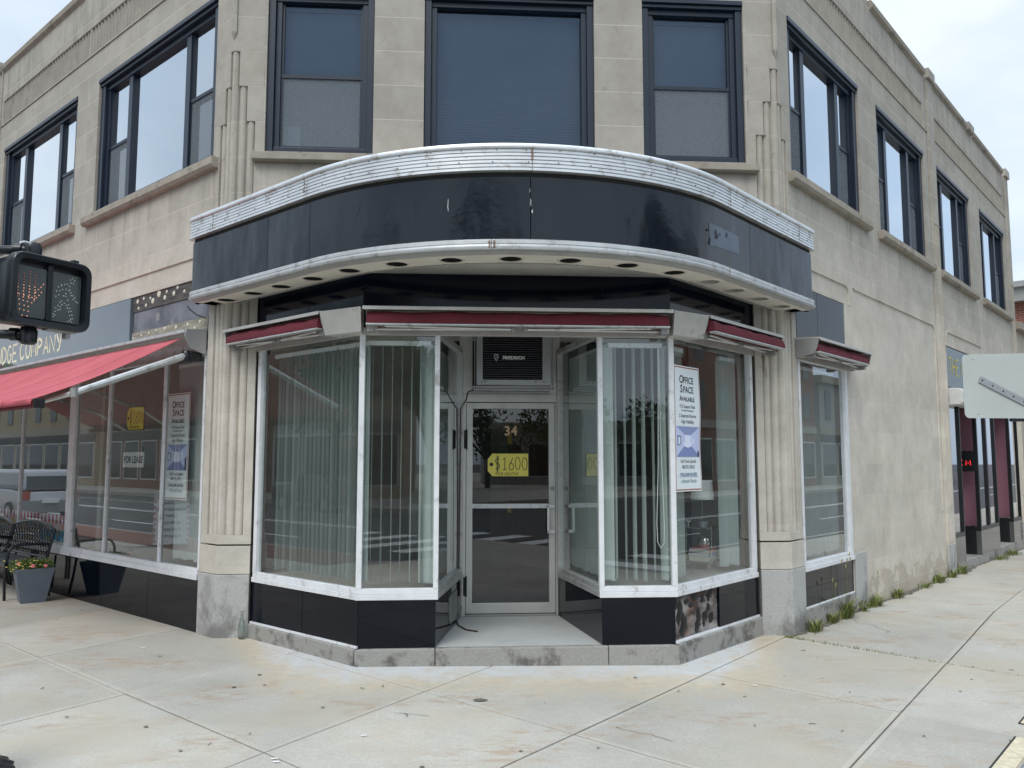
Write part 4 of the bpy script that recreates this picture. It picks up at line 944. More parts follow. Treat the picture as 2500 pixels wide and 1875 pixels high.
# notices in the left shopfront
YEL = mat('yellow card', (.92, .82, .16), .6, var=.05)
def tagsign(F, u, d, z, w, h, sgn, lab, w_=.007):
    t = thing('price_sign', lab, 'sign', F.P(u, d, z)); P = lambda x, y, e=0: F.P(u+sgn*(x-w/2), d+e, z+y-h/2)
    mb = MB(); c = h*.26; o = [(0, c), (c*.8, 0), (w, 0), (w, h), (c*.8, h), (0, h-c)]; b_ = .010
    mb.extr([P(x, y, 0) for x, y in o], F.n*.003); mb.build('border', M['ink'], t)
    mb = MB(); o2 = [(b_, c), (c*.8+b_*.6, b_), (w-b_, b_), (w-b_, h-b_), (c*.8+b_*.6, h-b_), (b_, h-c)]; mb.face([P(x, y, .0045) for x, y in o2]); mb.build('card', YEL, t, normals=False)
    mb = MB(); hx, hy = c*.72, h*.52; mb.face([P(hx+.075*h*math.cos(2*math.pi*k/20), hy+.075*h*math.sin(2*math.pi*k/20), .006) for k in range(20)])
    class T:
        def P(s, uu, dd, zz): return F.P(uu, d+.006, zz)
    strokes(mb, '$1600', F, u+sgn*(-w/2+w*.20), d+.006, z-h/2+h*.30, w*.115, h*.50, w*.045, w_, sgn, 0, .03)
    strokes(mb, 'PER MONTH!', F, u+sgn*(-w/2+w*.22), d+.006, z-h/2+h*.075, w*.042, h*.12, w*.018, w_*.6, sgn, 0, .04)
    mb.build('writing', M['ink'], t, normals=False)
tagsign(DF, .508, -.028, 1.607, .425, .245, 1, 'yellow tag shaped price card stuck on the glass of the entrance door')
tagsign(FL, 1.93, -.045, 2.12, .43, .27, -1, 'yellow tag shaped price card hanging in the left street window')
t = thing('lease_sign', 'small white sign hanging in the left street window below the yellow card', 'sign', FL.P(1.94, -.045, 1.65))
mb = MB(); mb.box(FL, 1.69, 2.21, -.05, -.045, 1.575, 1.745); mb.build('board', M['white'], t)
mb = MB(); text_mb(mb, 'FOR LEASE', .105, FL, 1.95, -.0435, 1.625, -1, 0, .003, sx=.92); mb.build('writing', M['ink'], t, normals=False)
mb = MB()
for u in (1.72, 2.18): mb.tube([FL.P(u, -.046, 1.74), FL.P(u-.01, -.046, 1.80)], .004)
mb.build('hanger', M['ink'], t)
# office space posters
def poster(F, uc, d, zc, w, h, sgn, lab, curl=0.):
    t = thing('poster', lab, 'poster', F.P(uc, d, zc))
    def bend(x, y): return curl*max(0, (x+w/2)/w-.3)**2*(.6+.4*math.sin(y*9))
    class PF:
        n = F.n
        def P(s, x, e, y): return F.P(uc+sgn*x, d+e+bend(x, y), zc+y)
    pf = PF()
    def shp(x0, x1, y0, y1, e, nm, m):
        mb = MB(); mb.grid([[pf.P(x0+(x1-x0)*i/8, e, y0+(y1-y0)*j/16) for i in range(9)] for j in range(17)]); return mb.build(nm, m, t, normals=False)
    shp(-w/2, w/2, -h/2, h/2, 0, 'sheet', M['white']); shp(-w/2+.008, w/2-.008, -h/2+.010, h/2-.010, .001, 'border', flat('brown border', (.36, .13, .07))); shp(-w/2+.018, w/2-.018, -h/2+.020, h/2-.020, .002, 'face', flat('poster white', (.78, .83, .84)))
    k = w/.46
    mb = MB()
    ADV = {'O': .76, 'S': .56, 'A': .66}
    def wd(s_, s1, s2): return ADV[s_[0]]*s1*.92+{'OFFICE': 2.58, 'SPACE': 2.45, 'AVAILABLE': 4.35}[s_]*s2*.92
    def line(big, small, s1, s2, y, bold=.0016):     # small capitals
        w0 = wd(big+small, s1, s2)
        text_mb(mb, big, s1, pf, -w0/2, .0035, y, 1, 0, bold, align='LEFT', sx=.92); text_mb(mb, small, s2, pf, -w0/2+ADV[big]*s1*.92, .0035, y, 1, 0, bold*.8, align='LEFT', sx=.92)
    line('O', 'FFICE', .100*k, .083*k, h/2-.150*h/1.08); line('S', 'PACE', .100*k, .083*k, h/2-.232*h/1.08); line('A', 'VAILABLE', .070*k, .056*k, h/2-.305*h/1.08, .0012)
    mb.build('heading', M['ink'], t, normals=False)
    mb = MB()
    for y, s, tx in ((.365, .042, '715 Square Feet'), (.392, .018, 'Plus Additional Storage Space'), (.445, .042, '2 Separate Rooms'), (.497, .042, 'High Visibility'), (.835, .038, 'Call Travis Lipinski'), (.885, .042, '860.921.8542')):
        text_mb(mb, tx, s*k*1.05, pf, 0, .0035, h/2-y*h/1.08, 1, 0, .0005, sx=.92)
    mb.build('text', flat('grey print', (.09, .10, .12)), t, normals=False)
    mb = MB(); text_mb(mb, 'WILLIAM RAVEIS', .040*k, pf, 0, .0035, h/2-.948*h/1.08, 1, 0, .001, sx=1.0); mb.grid([[pf.P(-.17*k, .0035, h/2-.965), pf.P(.17*k, .0035, h/2-.965)], [pf.P(-.17*k, .0035, h/2-.962), pf.P(.17*k, .0035, h/2-.962)]]); mb.build('company_name', flat('blue print', (.10, .20, .33)), t, normals=False)
    mb = MB(); text_mb(mb, 'Lifestyle Realty', .046*k, pf, 0, .0035, h/2-1.005*h/1.08, 1, 0, 0, shear=.35, sx=.95); mb.build('company_line', flat('green print', (.08, .22, .17)), t, normals=False)
    # printed room photograph
    y1 = h/2-.525*h/1.08; y0 = h/2-.785*h/1.08; x0, x1 = -.205*k, .205*k
    cols = [flat('photo ceiling', (.28, .33, .55)), flat('photo wall', (.55, .60, .82)), flat('photo floor', (.22, .27, .50)), flat('photo pale', (.75, .80, .95)), flat('photo dark', (.05, .06, .12))]
    mb = MB(); q = lambda a, b, e=.0035: pf.P(x0+(x1-x0)*a, e, y0+(y1-y0)*b)
    mb.face([q(0, 1), q(1, 1), q(.62, .72), q(.38, .72)], 0); mb.face([q(0, 0), q(1, 0), q(.62, .40), q(.38, .40)], 2); mb.face([q(0, 0), q(.38, .40), q(.38, .72), q(0, 1)], 1); mb.face([q(1, 0), q(.62, .40), q(.62, .72), q(1, 1)], 1); mb.face([q(.38, .40), q(.62, .40), q(.62, .72), q(.38, .72)], 3)
    mb.face([q(.30, .36, .004), q(.5, .30, .004), q(.66, .36, .004), q(.66, .5, .004), q(.34, .5, .004)], 3); mb.face([q(.05, .35, .004), q(.2, .42, .004), q(.2, .68, .004), q(.05, .7, .004)], 4); mb.face([q(.08, .39, .0045), q(.17, .44, .0045), q(.17, .65, .0045), q(.08, .66, .0045)], 3); mb.face([q(.70, .45, .004), q(.82, .42, .004), q(.82, .75, .004), q(.70, .68, .004)], 3); mb.face([q(.9, .0, .004), q(.98, .0, .004), q(.98, .55, .004), q(.9, .45, .004)], 4)
    mb.build('room_photo', cols, t, normals=False)
poster(BR, .232, .014, 1.93, .445, 1.09, 1, 'tall white office space poster curling on the right corner window beside the lamp', curl=.025)
poster(FL, .94, -.045, 1.80, .48, 1.10, -1, 'tall white office space poster inside the left street window next to the fluted pier')
# printed sweets band on the fudge shop window
DC = thing('window_decal', 'colourful sweet shop decal with scalloped red and white edge along the window behind the bench', 'decal', FL.P(4.5, 0, .6))
sc_ = [flat('decal red', (.55, .06, .10)), flat('decal white', (.66, .70, .70))]
m, nt, b = newmat('sweets print'); vo = nd(nt, 'ShaderNodeTexVoronoi'); vo.inputs['Scale'].default_value = 7; nt.links.new(posn(nt, (1, 1, 1.6)), vo.inputs['Vector'])
cr2 = nd(nt, 'ShaderNodeValToRGB'); cr2.color_ramp.interpolation = 'CONSTANT'; sp_ = nd(nt, 'ShaderNodeSeparateColor'); nt.links.new(vo.outputs['Color'], sp_.inputs[0]); nt.links.new(sp_.outputs[0], cr2.inputs[0])
pal = [(.62, .55, .22), (.50, .62, .60), (.62, .30, .28), (.60, .62, .60), (.60, .42, .10), (.30, .55, .58), (.65, .50, .50)]
cr2.color_ramp.elements[0].color = pal[0]+(1,); cr2.color_ramp.elements[1].position = .15; cr2.color_ramp.elements[1].color = pal[1]+(1,)
for i in range(2, 7): e = cr2.color_ramp.elements.new(.15*i); e.color = pal[i]+(1,)
nt.links.new(cr2.outputs[0], b.inputs['Base Color']); b.inputs['Roughness'].default_value = .5
for a, b_ in ((3.74, 5.30), (5.39, 6.98)):
    mb = MB(); rect(mb, FL, a, b_, -.034, .605, .88); mb.build('sweets_print', m, DC, normals=False)
    mb = MB(); n = int((b_-a)/.062); w = (b_-a)/n
    for i in range(n):
        u0 = a+i*w; P = [FL.P(u0, -.0325, .965), FL.P(u0, -.0325, .875)]+[FL.P(u0+w/2-w/2*math.cos(math.pi*k/6), -.0325, .875-.026*math.sin(math.pi*k/6)) for k in range(1, 6)]+[FL.P(u0+w, -.0325, .875), FL.P(u0+w, -.0325, .965)]
        mb.face(P, i % 2)
    mb.build('scallops', sc_, DC, normals=False)
mb = MB(); rnd = random.Random(21)
for i in range(7):
    u = 4.55-i*.125; pts = [FL.P(u+rnd.uniform(-.02, .02)-k*.012, -.031, .70+.07*math.sin(k*1.3+i)+.015*rnd.random()) for k in range(7)]; mb.tube(pts, .010, n=4)
mb.build('blue_script', flat('decal blue', (.02, .22, .36)), DC)

# ------------------------------------------------------------------ right street window beside the pier
mb = MB()
mb.box(FR, .33, 1.775, -.09, .020, .522, .568); mb.box(FR, .33, 1.775, -.07, .008, .5695, .61); mb.box(FR, .33, 1.775, -.06, .004, 2.70, 2.745)
mb.box(FR, .33, .375, -.06, .006, .6105, 2.6995); mb.box(FR, 1.69, 1.77, -.06, .006, .6105, 2.6995); mb.box(FR, 1.675, 1.69, -.06, -.01, .6105, 2.6995)
fr = mb.build('storefront_frame', M['whiteframe'], BLD, bevel=.0025); sheet(FR, .37, 1.68, -.03, .60, 2.71, 'pane', G1, fr)
panels(FR, [.335, 1.77], .165, .52, d0=-.05, d1=-.006)
mb = MB(); mb.box(FR, .33, 1.77, -.08, .004, .148, .164); mb.build('base_trim', M['whiteframe'], BLD, bevel=.002)
mb = MB(); mb.box(FR, .33, 1.78, -.2, .012, -.5, .147); mb.build('window_plinth', M['granite_dirty'], BLD, bevel=.005)
panels(FR, [.335, .93, 1.77], 2.75, 3.495, d0=-.05, d1=-.004, name='fascia_panel')
mb = MB(); wall(mb, FR, .33, 1.78, 2.74, 3.5, .14, [], d=-.07); mb.build('sign_band', M['indark'], BLD)

# ------------------------------------------------------------------ second right-hand shop with the pink interior
M['pink'] = mat('mauve interior wall', (.48, .20, .27), .85, var=.06, scale=2)
M['bronze'] = mat('dark shop frame', (.012, .014, .016), .35, var=.1)
M['greypanel'] = mat('polished grey panel', (.10, .10, .10), .08, var=.08, scale=2)
bays = [(6.42, 7.06, 0), (8.20, 9.70, 1), (11.05, 12.0, 1)]
DP = .42
sfs = []
for a, b, ret in bays:
    mb = MB()
    mb.box(FR, a, b, -.06, .0, .43, .50); mb.box(FR, a, b, -.06, 0, 2.58, 2.66)
    if ret:
        mb.box(FR, a, a+.06, -.06, .002, .5005, 2.5795); mb.box(FR, a, a+.05, -DP, -.061, .43, .50); mb.box(FR, a, a+.05, -DP, -.061, 2.58, 2.66)
    if b-a > 1.2: mb.box(FR, (a+b)/2-.04, (a+b)/2+.05, -.06, .002, .5005, 2.5795)
    mb.box(FR, b-.05, b, -.06, .002, .5005, 2.5795)
    sfs.append(mb.build('storefront_frame', M['bronze'], BLD, bevel=.003))
for (a, b, ret), sf in zip(bays, sfs):
    sheet(FR, a+.02, b-.02, -.03, .49, 2.59, 'pane', G1, sf)
    mb = MB(); mb.box(FR, a, b, -.08, -.001, -.5, .43); mb.build('base_panel', M['greypanel'], BLD)
    if ret:
        mb = MB(); mb.face([FR.P(a+.02, -.06, .49), FR.P(a+.02, -DP, .49), FR.P(a+.02, -DP, 2.59), FR.P(a+.02, -.06, 2.59)]); mb.build('pane', G1, sf)
        mb = MB(); mb.box(FR, a, a+.05, -DP, -.081, -.5, .43); mb.build('base_panel', M['black'], BLD)
        mb = MB(); mb.box(FR, a+.26, a+.30, -DP-.6, -.08, .50, 2.58); mb.build('display_partition', M['pink'], BLD)
mb = MB(); mb.box(FR, 6.42, 12.0, -.6, .0, -.55, .02)
mb.build('shop_step', M['granite_dirty'], BLD)
mb = MB(); mb.box(FR, 7.06, 8.2, -DP-.05, -DP, .02, 2.6); mb.box(FR, 9.7, 11.05, -DP-.05, -DP, .02, 2.6); mb.build('recess_door', M['bronze'], BLD)
mb = MB(); mb.box(FR, 6.42, 12.0, -1.3, -1.25, .02, 2.6); mb.build('display_partition', M['pink'], BLD)
mb = MB(); wall(mb, FR, 6.42, 12.0, 2.66, 3.5, .14, [], d=-.07); mb.box(FR, 6.42, 12.0, -1.3, -.07, 2.60, 2.66); mb.build('sign_band', M['indark'], BLD)
SG2 = thing('shop_sign', 'dark glass fascia sign with yellow capital lettering above the mauve shop', 'sign', FR.P(9, 0, 3))
mb = MB(); mb.box(FR, 6.43, 11.98, -.06, -.01, 2.84, 3.485); mb.build('board', mat('olive black glass', (.035, .035, .02), .08, var=.2), SG2)
mb = MB(); strokes(mb, 'THE N', FR, 6.58, -.008, 3.06, .17, .26, .06, .030, 1); mb.build('lettering', flat('yellow lettering', (.62, .52, .10)), SG2, normals=False)
mb = MB(); mb.extr([FR.P(6.45, d, z) for d, z in ((-.05, 2.82), (.16, 2.80), (.20, 2.76), (.20, 2.58), (.15, 2.54), (-.05, 2.54))], FR.u*1.9); o = mb.build('shutter_box', mat('white enamel', (.62, .62, .60), .45), None, bevel=.01); tag(o, 'white box housing under the yellow lettering of the mauve shop', 'box')
t = thing('led_sign', 'small black sign with glowing red dot letters inside the mauve shop', 'sign', FR.P(8.22, -.2, 1.7))
class LF:
    n = FR.u*-1
    def P(s, x, e, z): return FR.P(8.195-e, -.20-x, z)
lf = LF(); mb = MB(); mb.hexa([lf.P(-.19, 0, 1.46), lf.P(.19, 0, 1.46), lf.P(.19, -.02, 1.46), lf.P(-.19, -.02, 1.46), lf.P(-.19, 0, 1.82), lf.P(.19, 0, 1.82), lf.P(.19, -.02, 1.82), lf.P(-.19, -.02, 1.82)]); mb.build('panel', M['black'], t)
mb = MB(); strokes(mb, 'EM', lf, .11, .004, 1.57, .075, .085, .05, .011, -1); mb.build('letters', flat('red led', (1., .03, .04), emit=.9), t, normals=False)

# ------------------------------------------------------------------ vertical blinds
def vblind(F, u0, u1, d, lab, ang, sp=.078, w=.089, z0=.64, z1=2.63, mt='blind', sgn=1, extra=()):
    t = thing('vertical_blind', lab, 'blind', F.P((u0+u1)/2, -d, z0), 'vertical blinds inside the ground floor windows')
    mb = MB(); u = u0; rnd = random.Random(int(u0*100+d*1000)+5)
    lst = []
    while u < u1: lst.append((u, ang)); u += sp
    lst += list(extra)
    for u, an in lst:
        a = R(an+rnd.uniform(-4, 4)); dx, dy = math.cos(a)*w/2, math.sin(a)*w/2; rows = []
        jz = rnd.uniform(-.014, .014); tw = R(rnd.uniform(-7, 7)); du_ = rnd.uniform(-.006, .006)
        for zz in (z0+jz, z0+(z1-z0)*.5, z1):
            ff = 1-(zz-z0)/(z1-z0); ax_ = a+tw*ff; dx, dy = math.cos(ax_)*w/2, math.sin(ax_)*w/2
            row = []
            for k in range(5):
                q = -1+k*.5; c_ = .006*(1-q*q); row.append(F.P(u+du_*ff+dx*q-sgn*math.sin(a)*c_, -d+dy*q+math.cos(a)*c_, zz))
            rows.append(row)
        mb.grid(rows, 0, True)
    mb.build('slat_set', M[mt], t, normals=False)
    mb = MB(); mb.box(F, min(u0, u1)-.04, max(u0, u1)+.04, -d-.02, -d+.02, z1, z1+.04); mb.build('headrail', M['whiteframe'], t)
vblind(BL, .10, 1.44, .13, 'closed vertical blind filling the left angled window', 106, sp=.064)
vblind(BF, -.72, -.27, .12, 'open vertical blind with slats edge on in the narrow pane left of the entrance', 86, sp=.083, extra=((-.235, 12), (-.255, 20), (-.76, 60)))
vblind(BF, 1.36, 1.74, .12, 'open vertical blind with a loop cord in the narrow pane right of the entrance', 84, sp=.082, extra=((1.27, 15), (1.30, 30), (1.77, 55)))
vblind(BR, .21, .42, .16, 'bunched vertical blind stacked at the near end of the right angled window', 70, sp=.055)
vblind(BR, 1.21, 1.46, .16, 'bunched vertical blind at the far end of the right angled window beside the pier', 60, sp=.075)
vblind(RL, .12, RLEN-.12, .13, 'dark looking vertical blind in the side window left of the door', 80, sp=.07)
vblind(RR, .12, RLEN-.12, .13, 'dark looking vertical blind in the side window right of the door', 80, sp=.07)
vblind(FR, .42, 1.66, .14, 'pale vertical blind in the single window right of the fluted pier', 78, sp=.062, mt='blindR')
vblind(FL, .45, 1.12, .16, 'vertical blind behind the poster in the left street window', 45, sp=.07, mt='blindR')
mb = MB(); pts = [BF.P(1.70+.045*math.sin(k*math.pi/14)*(1 if k < 14 else 1)*-1, -.075, 2.6-k*.12) for k in range(0, 11)]
mb.tube([BF.P(1.735, -.07, 2.62), BF.P(1.72, -.07, 1.6), BF.P(1.70, -.07, 1.12), BF.P(1.705, -.07, .96), BF.P(1.73, -.07, .91), BF.P(1.76, -.07, .95), BF.P(1.765, -.07, 1.10), BF.P(1.745, -.07, 1.9), BF.P(1.74, -.07, 2.62)], .003)
tag(mb.build('blind_cord', M['white']), 'looped white blind cord hanging in the pane right of the entrance', 'cord')

# ------------------------------------------------------------------ drinks trolley, lamp and books in the right window
z0 = .577
CH = mat('chrome', (.75, .72, .62), .12, 1.); GLS = glass('shelf glass', (.85, .95, .9), 2)
tr = thing('drinks_trolley', 'glass and chrome two tier trolley on castors in the right angled window', 'trolley', (2.45, 8.0, z0))
TF = Fr((2.20, 8.19, 0), (.78, -.62, 0), (-.62, -.78, 0)); TW, TD = .37, .26
mb = MB()
for u in (0, TW):
    for d in (0, -TD): mb.tube([TF.P(u, d, .655), TF.P(u, d, 1.01)], .006)
for z in (.66, .985):
    P = [TF.P(0, 0, z), TF.P(TW, 0, z), TF.P(TW, -TD, z), TF.P(0, -TD, z), TF.P(0, 0, z)]; mb.tube(P, .007)
mb.build('frame', CH, tr)
for z in (.66, .985):
    mb = MB(); mb.box(TF, 0, TW, -TD, 0, z-.003, z+.003); mb.build('shelf', GLS, tr)
for u in (.03, TW-.03):
    for d in (-.02, -TD+.02):
        mb = MB(); mb.lathe(TF.P(u, d, z0+.027)-TF.n*.006, [(.012, 0), (.026, 0), (.026, .012), (.012, .012)], 0, 16, TF.n); w = mb.build('castor_wheel', M['greymetal'], tr)
        f = MB(); f.extr([TF.P(u-.012, d+.009, z0+.025), TF.P(u+.008, d+.009, z0+.02), TF.P(u+.015, d+.009, z0+.07), TF.P(u-.01, d+.009, z0+.07)], TF.n*.004); f.build('fork', CH, w)
def book(z, h, l, w, u, col, lab, rot=0):
    F = Fr(TF.P(u, -.03, 0), (.78, -.62+rot, 0), (-.62+rot, -.78, 0)); t = thing('book', lab, 'book', F.P(l/2, -w/2, z), 'books stacked on the trolley')
    mb = MB(); mb.box(F, .004, l-.006, -w+.004, -.004, z+.003, z+h-.003); mb.build('pages', flat('book pages '+lab[:5], (.70, .67, .60), .8), t)
    mb = MB(); mb.box(F, 0, l, -w, 0, z, z+.003); mb.box(F, 0, l, -w, 0, z+h-.003, z+h); mb.box(F, l-.006, l+.004, -w, 0, z+.003, z+h-.003); mb.build('cover', flat('cover '+lab[:6], col, .5), t, bevel=.0015)
book(.664, .043, .205, .19, .12, (.78, .78, .72), 'cream book at the bottom of the stack on the trolley'); book(.7075, .033, .22, .195, .11, (.08, .34, .66), 'blue book in the middle of the stack on the trolley'); book(.741, .042, .215, .195, .12, (.78, .27, .23), 'pink red book on top of the stack on the trolley', .03)
c = TF.P(.25, -.12, .783); mb = MB(); mb.lathe(c, [(.022, 0), (.05, .008), (.066, .035), (.068, .06), (.060, .09), (.045, .108), (.035, .112), (.030, .105), (.038, .09)], 0, 28, caps=False)
tag(mb.build('silver_vase', mat('silver', (.85, .78, .74), .12, 1.)), 'round silver vase standing on top of the stacked books', 'vase')
c = TF.P(.235, -.12, .989); lm = thing('table_lamp', 'table lamp with white drum shade and thin stem on the trolley', 'lamp', c)
mb = MB(); mb.lathe(c, [(.052, 0), (.054, .05), (.050, .055), (.02, .057), (.02, .05)], 0, 28, caps=False); mb.build('base', M['galv'], lm)
mb = MB(); mb.tube([c+Vector((0, 0, .05)), c+Vector((0, 0, .33))], .005); mb.build('stem', CH, lm)
mb = MB(); mb.lathe(c+Vector((0, 0, .275)), [(.118, 0), (.102, .19)], 0, 40, caps=False); mb.build('shade', flat('lamp shade', (.94, .95, .94), .8), lm)
c = TF.P(.12, -.03, .989); mb = MB(); mb.lathe(c, [(.006, 0), (.006, .05), (.028, .052), (.030, .062), (0, .062)], 0, 20)
tag(mb.build('candle_holder', M['whiteframe']), 'small white candle holder beside the lamp on the trolley', 'candle')
c = TF.P(.315, -.21, .995); mb = MB(); rnd = random.Random(3)
for k in range(70):
    a = rnd.uniform(0, 2*math.pi); el = rnd.uniform(0.05, 1.3); l = rnd.uniform(.07, .105); d = Vector((math.cos(a)*math.cos(el), math.sin(a)*math.cos(el), math.sin(el))); mb.tube([c, c+d*l], [.003, .0012], n=4)
tag(mb.build('spiky_ornament', mat('dry straw', (.30, .24, .15), .8)), 'spiky straw coloured ornament on the right of the trolley top', 'ornament')

# dim furniture inside the office
M['pale'] = mat('pale furniture', (.42, .42, .40), .6)
t = thing('office_chair', 'dim office chair behind the open blinds left of the entrance', 'chair', (-.35, 9.6, .12))
mb = MB(); mb.cube(-.60, -.12, 9.4, 9.85, .50, .58); mb.build('seat', M['indark'], t, bevel=.02)
mb = MB(); mb.cube(-.58, -.14, 9.85, 9.91, .62, 1.15); mb.build('backrest', M['pale'], t, bevel=.02)
for x, y in ((-.57, 9.43), (-.15, 9.43), (-.57, 9.82), (-.15, 9.82)):
    mb = MB(); mb.tube([(x, y, .12), (x, y, .5)], .015); mb.build('leg', M['greymetal'], t)

# ------------------------------------------------------------------ pavement
def concrete(name, k):
    m, nt, b = newmat(name)
    c = mixc(nt, ramp(nt, noise(nt, 1.3, 7, .68), .33, .67), mul((.405, .38, .325), k), mul((.53, .505, .45), k))
    c = mixc(nt, ramp(nt, noise(nt, 55, 4, .7), .38, .62, 0, .6), c, mul((.345, .33, .295), k))
    vo = nd(nt, 'ShaderNodeTexVoronoi'); vo.inputs['Scale'].default_value = 34; nt.links.new(posn(nt), vo.inputs['Vector'])
    spk = mathn(nt, 'MULTIPLY', ramp(nt, vo.outputs['Distance'], .22, .12), ramp(nt, noise(nt, 9, 3, .5), .55, .62)); c = mixc(nt, mathn(nt, 'MULTIPLY', spk, .5, None, True), c, (.60, .585, .53))
    rs = mathn(nt, 'MULTIPLY', ramp(nt, noise(nt, 1.0, 4, .6, (1, 1.6, 1)), .50, .62), ramp(nt, noise(nt, 5.0, 7, .75, (1, 2.4, 1)), .46, .60)); c = mixc(nt, mathn(nt, 'MULTIPLY', rs, .7, None, True), c, (.36, .25, .165))
    tanp = ramp(nt, noise(nt, .7, 6, .62, (1, 1, 1)), .47, .62, 0, .6); c = mixc(nt, tanp, c, mul((.455, .40, .31), k))
    sm = ramp(nt, noise(nt, 2.1, 6, .7), .60, .78, 0, .5); c = mixc(nt, sm, c, mul((.30, .285, .255), k))
    # pale mineral bloom with a yellow rim in front of the step
    g = nd(nt, 'ShaderNodeNewGeometry'); v = nd(nt, 'ShaderNodeVectorMath', operation='SUBTRACT'); v.inputs[1].default_value = (.52, 8.0, 0); nt.links.new(g.outputs['Position'], v.inputs[0])
    s = nd(nt, 'ShaderNodeSeparateXYZ'); nt.links.new(v.outputs[0], s.inputs[0])
    # distance to the step outline: max(|y| - 1.2, (|x|+|y|) ...)
    ax = mathn(nt, 'ABSOLUTE', s.outputs[0]); ay = mathn(nt, 'MULTIPLY', s.outputs[1], -1.)
    dd = mathn(nt, 'MAXIMUM', mathn(nt, 'ADD', ay, -1.17), mathn(nt, 'MULTIPLY', mathn(nt, 'ADD', mathn(nt, 'ADD', ax, ay), -2.50), S))
    dd = mathn(nt, 'ADD', dd, mathn(nt, 'MULTIPLY', mathn(nt, 'ADD', noise(nt, 2.6, 6, .65), -.5), .95)); dd = mathn(nt, 'ADD', dd, mathn(nt, 'MAXIMUM', mathn(nt, 'ADD', ax, -2.0), 0.))
    yl = mathn(nt, 'MULTIPLY', mathn(nt, 'MULTIPLY', ramp(nt, dd, .95, .45, 0, 1), ramp(nt, noise(nt, 11, 6, .7), .35, .6, .35, 1)), .7, None, True); c = mixc(nt, yl, c, (.60, .50, .345))
    wh = mathn(nt, 'MULTIPLY', mathn(nt, 'MULTIPLY', ramp(nt, dd, .50, .18, 0, 1), ramp(nt, noise(nt, 8, 6, .7, (1, 1, 1)), .35, .6, .4, 1)), .85, None, True); c = mixc(nt, wh, c, (.56, .59, .62))
    nt.links.new(c, b.inputs['Base Color']); b.inputs['Roughness'].default_value = .9; b.inputs['Specular IOR Level'].default_value = .2
    bump(nt, b, mathn(nt, 'ADD', noise(nt, 160, 3, .6), mathn(nt, 'MULTIPLY', noise(nt, 12, 4, .6), 1.2)), .28, .004); return m
slabs = [concrete('pavement concrete %d' % i, k) for i, k in enumerate((1., 1.06, .93, .98))]
edge_m = concrete('pavement tooled edge', 1.035)
def LA(pts): return pts
Aln = [-4.6, -3.0, -1.36, .10, 2.0, 3.75, 5.3, 6.93, 9.0, 11.0, 13.0, 15.0, 17.2, 19.4, 21.6]
Bln = [(-4.4, .03), (-3.0, .08), (-1.70, .077), (-.20, .058), (1.13, .17), (2.85, .13), (4.55, .165), (6.14, .21), (7.9, .2), (9.7, .2), (11.5, .2), (13.3, .2), (15.2, .2)]
mb = MB(); rnd = random.Random(17)
def GP(a, j):
    b0, k = Bln[j]; kk = k*max(-1, min(1, a/8.))*8 if abs(a) > 8 else k*a
    p = W(a, b0+kk); p.z = gz(p.x); return p
for i in range(len(Aln)-1):
    for j in range(len(Bln)-1):
        if Aln[i] > .05 and not (j <= 3 or (i == 3 and j <= 5)): continue
        q = [GP(Aln[i], j), GP(Aln[i+1], j), GP(Aln[i+1], j+1), GP(Aln[i], j+1)]
        if (i, j) == (3, 1): pass
        def inset(d, dz=0):
            out = []
            for k in range(4):
                p, a_, b_ = q[k], (q[k-1]-q[k]).normalized(), (q[(k+1) % 4]-q[k]).normalized(); out.append(p+(a_+b_)*d+Vector((0, 0, dz)))
            return out
        g_ = rnd.choice((.005, .0065, .008)); dz = rnd.uniform(-.002, .002)
        o0, o1, o2, o3 = inset(g_, -.03), inset(g_, dz-.003), inset(g_+.005, dz), inset(.04, dz)
        mi = rnd.randrange(4)
        for A_, B_, m_ in ((o0, o1, 4), (o1, o2, 4), (o2, o3, 4)):
            for k in range(4): mb.face([A_[k], A_[(k+1) % 4], B_[(k+1) % 4], B_[k]], m_)
        mb.face(o3, mi)
sw = mb.build('sidewalk', slabs+[edge_m], None); tag(sw, kind='structure')
M['soil'] = mat('joint dirt', (.045, .042, .034), .95, var=.4, scale=20)
mb = MB()
P = [W(-4.62, -4.45), W(22, -4.3), W(22, .4), W(.4, .4), W(.4, 17), W(-4.62, 17)]
def strip(a0, a1, b0, b1, dz, mi=0, n=12):
    rows = []
    for i in range(n+1):
        row = []
        for j in range(n+1):
            p = W(a0+(a1-a0)*i/n, b0+(b1-b0)*j/n); p.z = gz(p.x)+dz; row.append(p)
        rows.append(row)
    mb.grid(rows, mi)
strip(-4.6, 22, -4.4, .6, -.018); strip(-4.6, .6, .6, 17, -.018)
o = mb.build('joint_bed', M['soil'], sw)
def gp(x, y, e=.004): return Vector((x, y, gz(x)+e))
mb = MB(); rc = random.Random(51)
for x0, y0, a0, L_ in ((-3.6, 6.2, .5, .9), (1.3, 5.0, 2.2, .5), (4.3, 8.1, 1.2, .8), (-.4, 5.6, .2, .35)):
    p = Vector((x0, y0, 0)); a_ = a0; pts = []
    for k in range(int(L_/.06)):
        pts.append(Vector((p.x, p.y, gz(p.x)+.0035))); a_ += rc.gauss(0, .35); p = p+Vector((math.cos(a_), math.sin(a_), 0))*.06
    A_ = []; B_ = []
    for i, q in enumerate(pts):
        t_ = (pts[min(i+1, len(pts)-1)]-pts[max(i-1, 0)]).normalized(); n_ = Vector((-t_.y, t_.x, 0))*rc.uniform(.0012, .0026); A_.append(q+n_); B_.append(q-n_)
    mb.grid([A_, B_])
mb.build('hairline_crack', M['soil'], sw, normals=False)
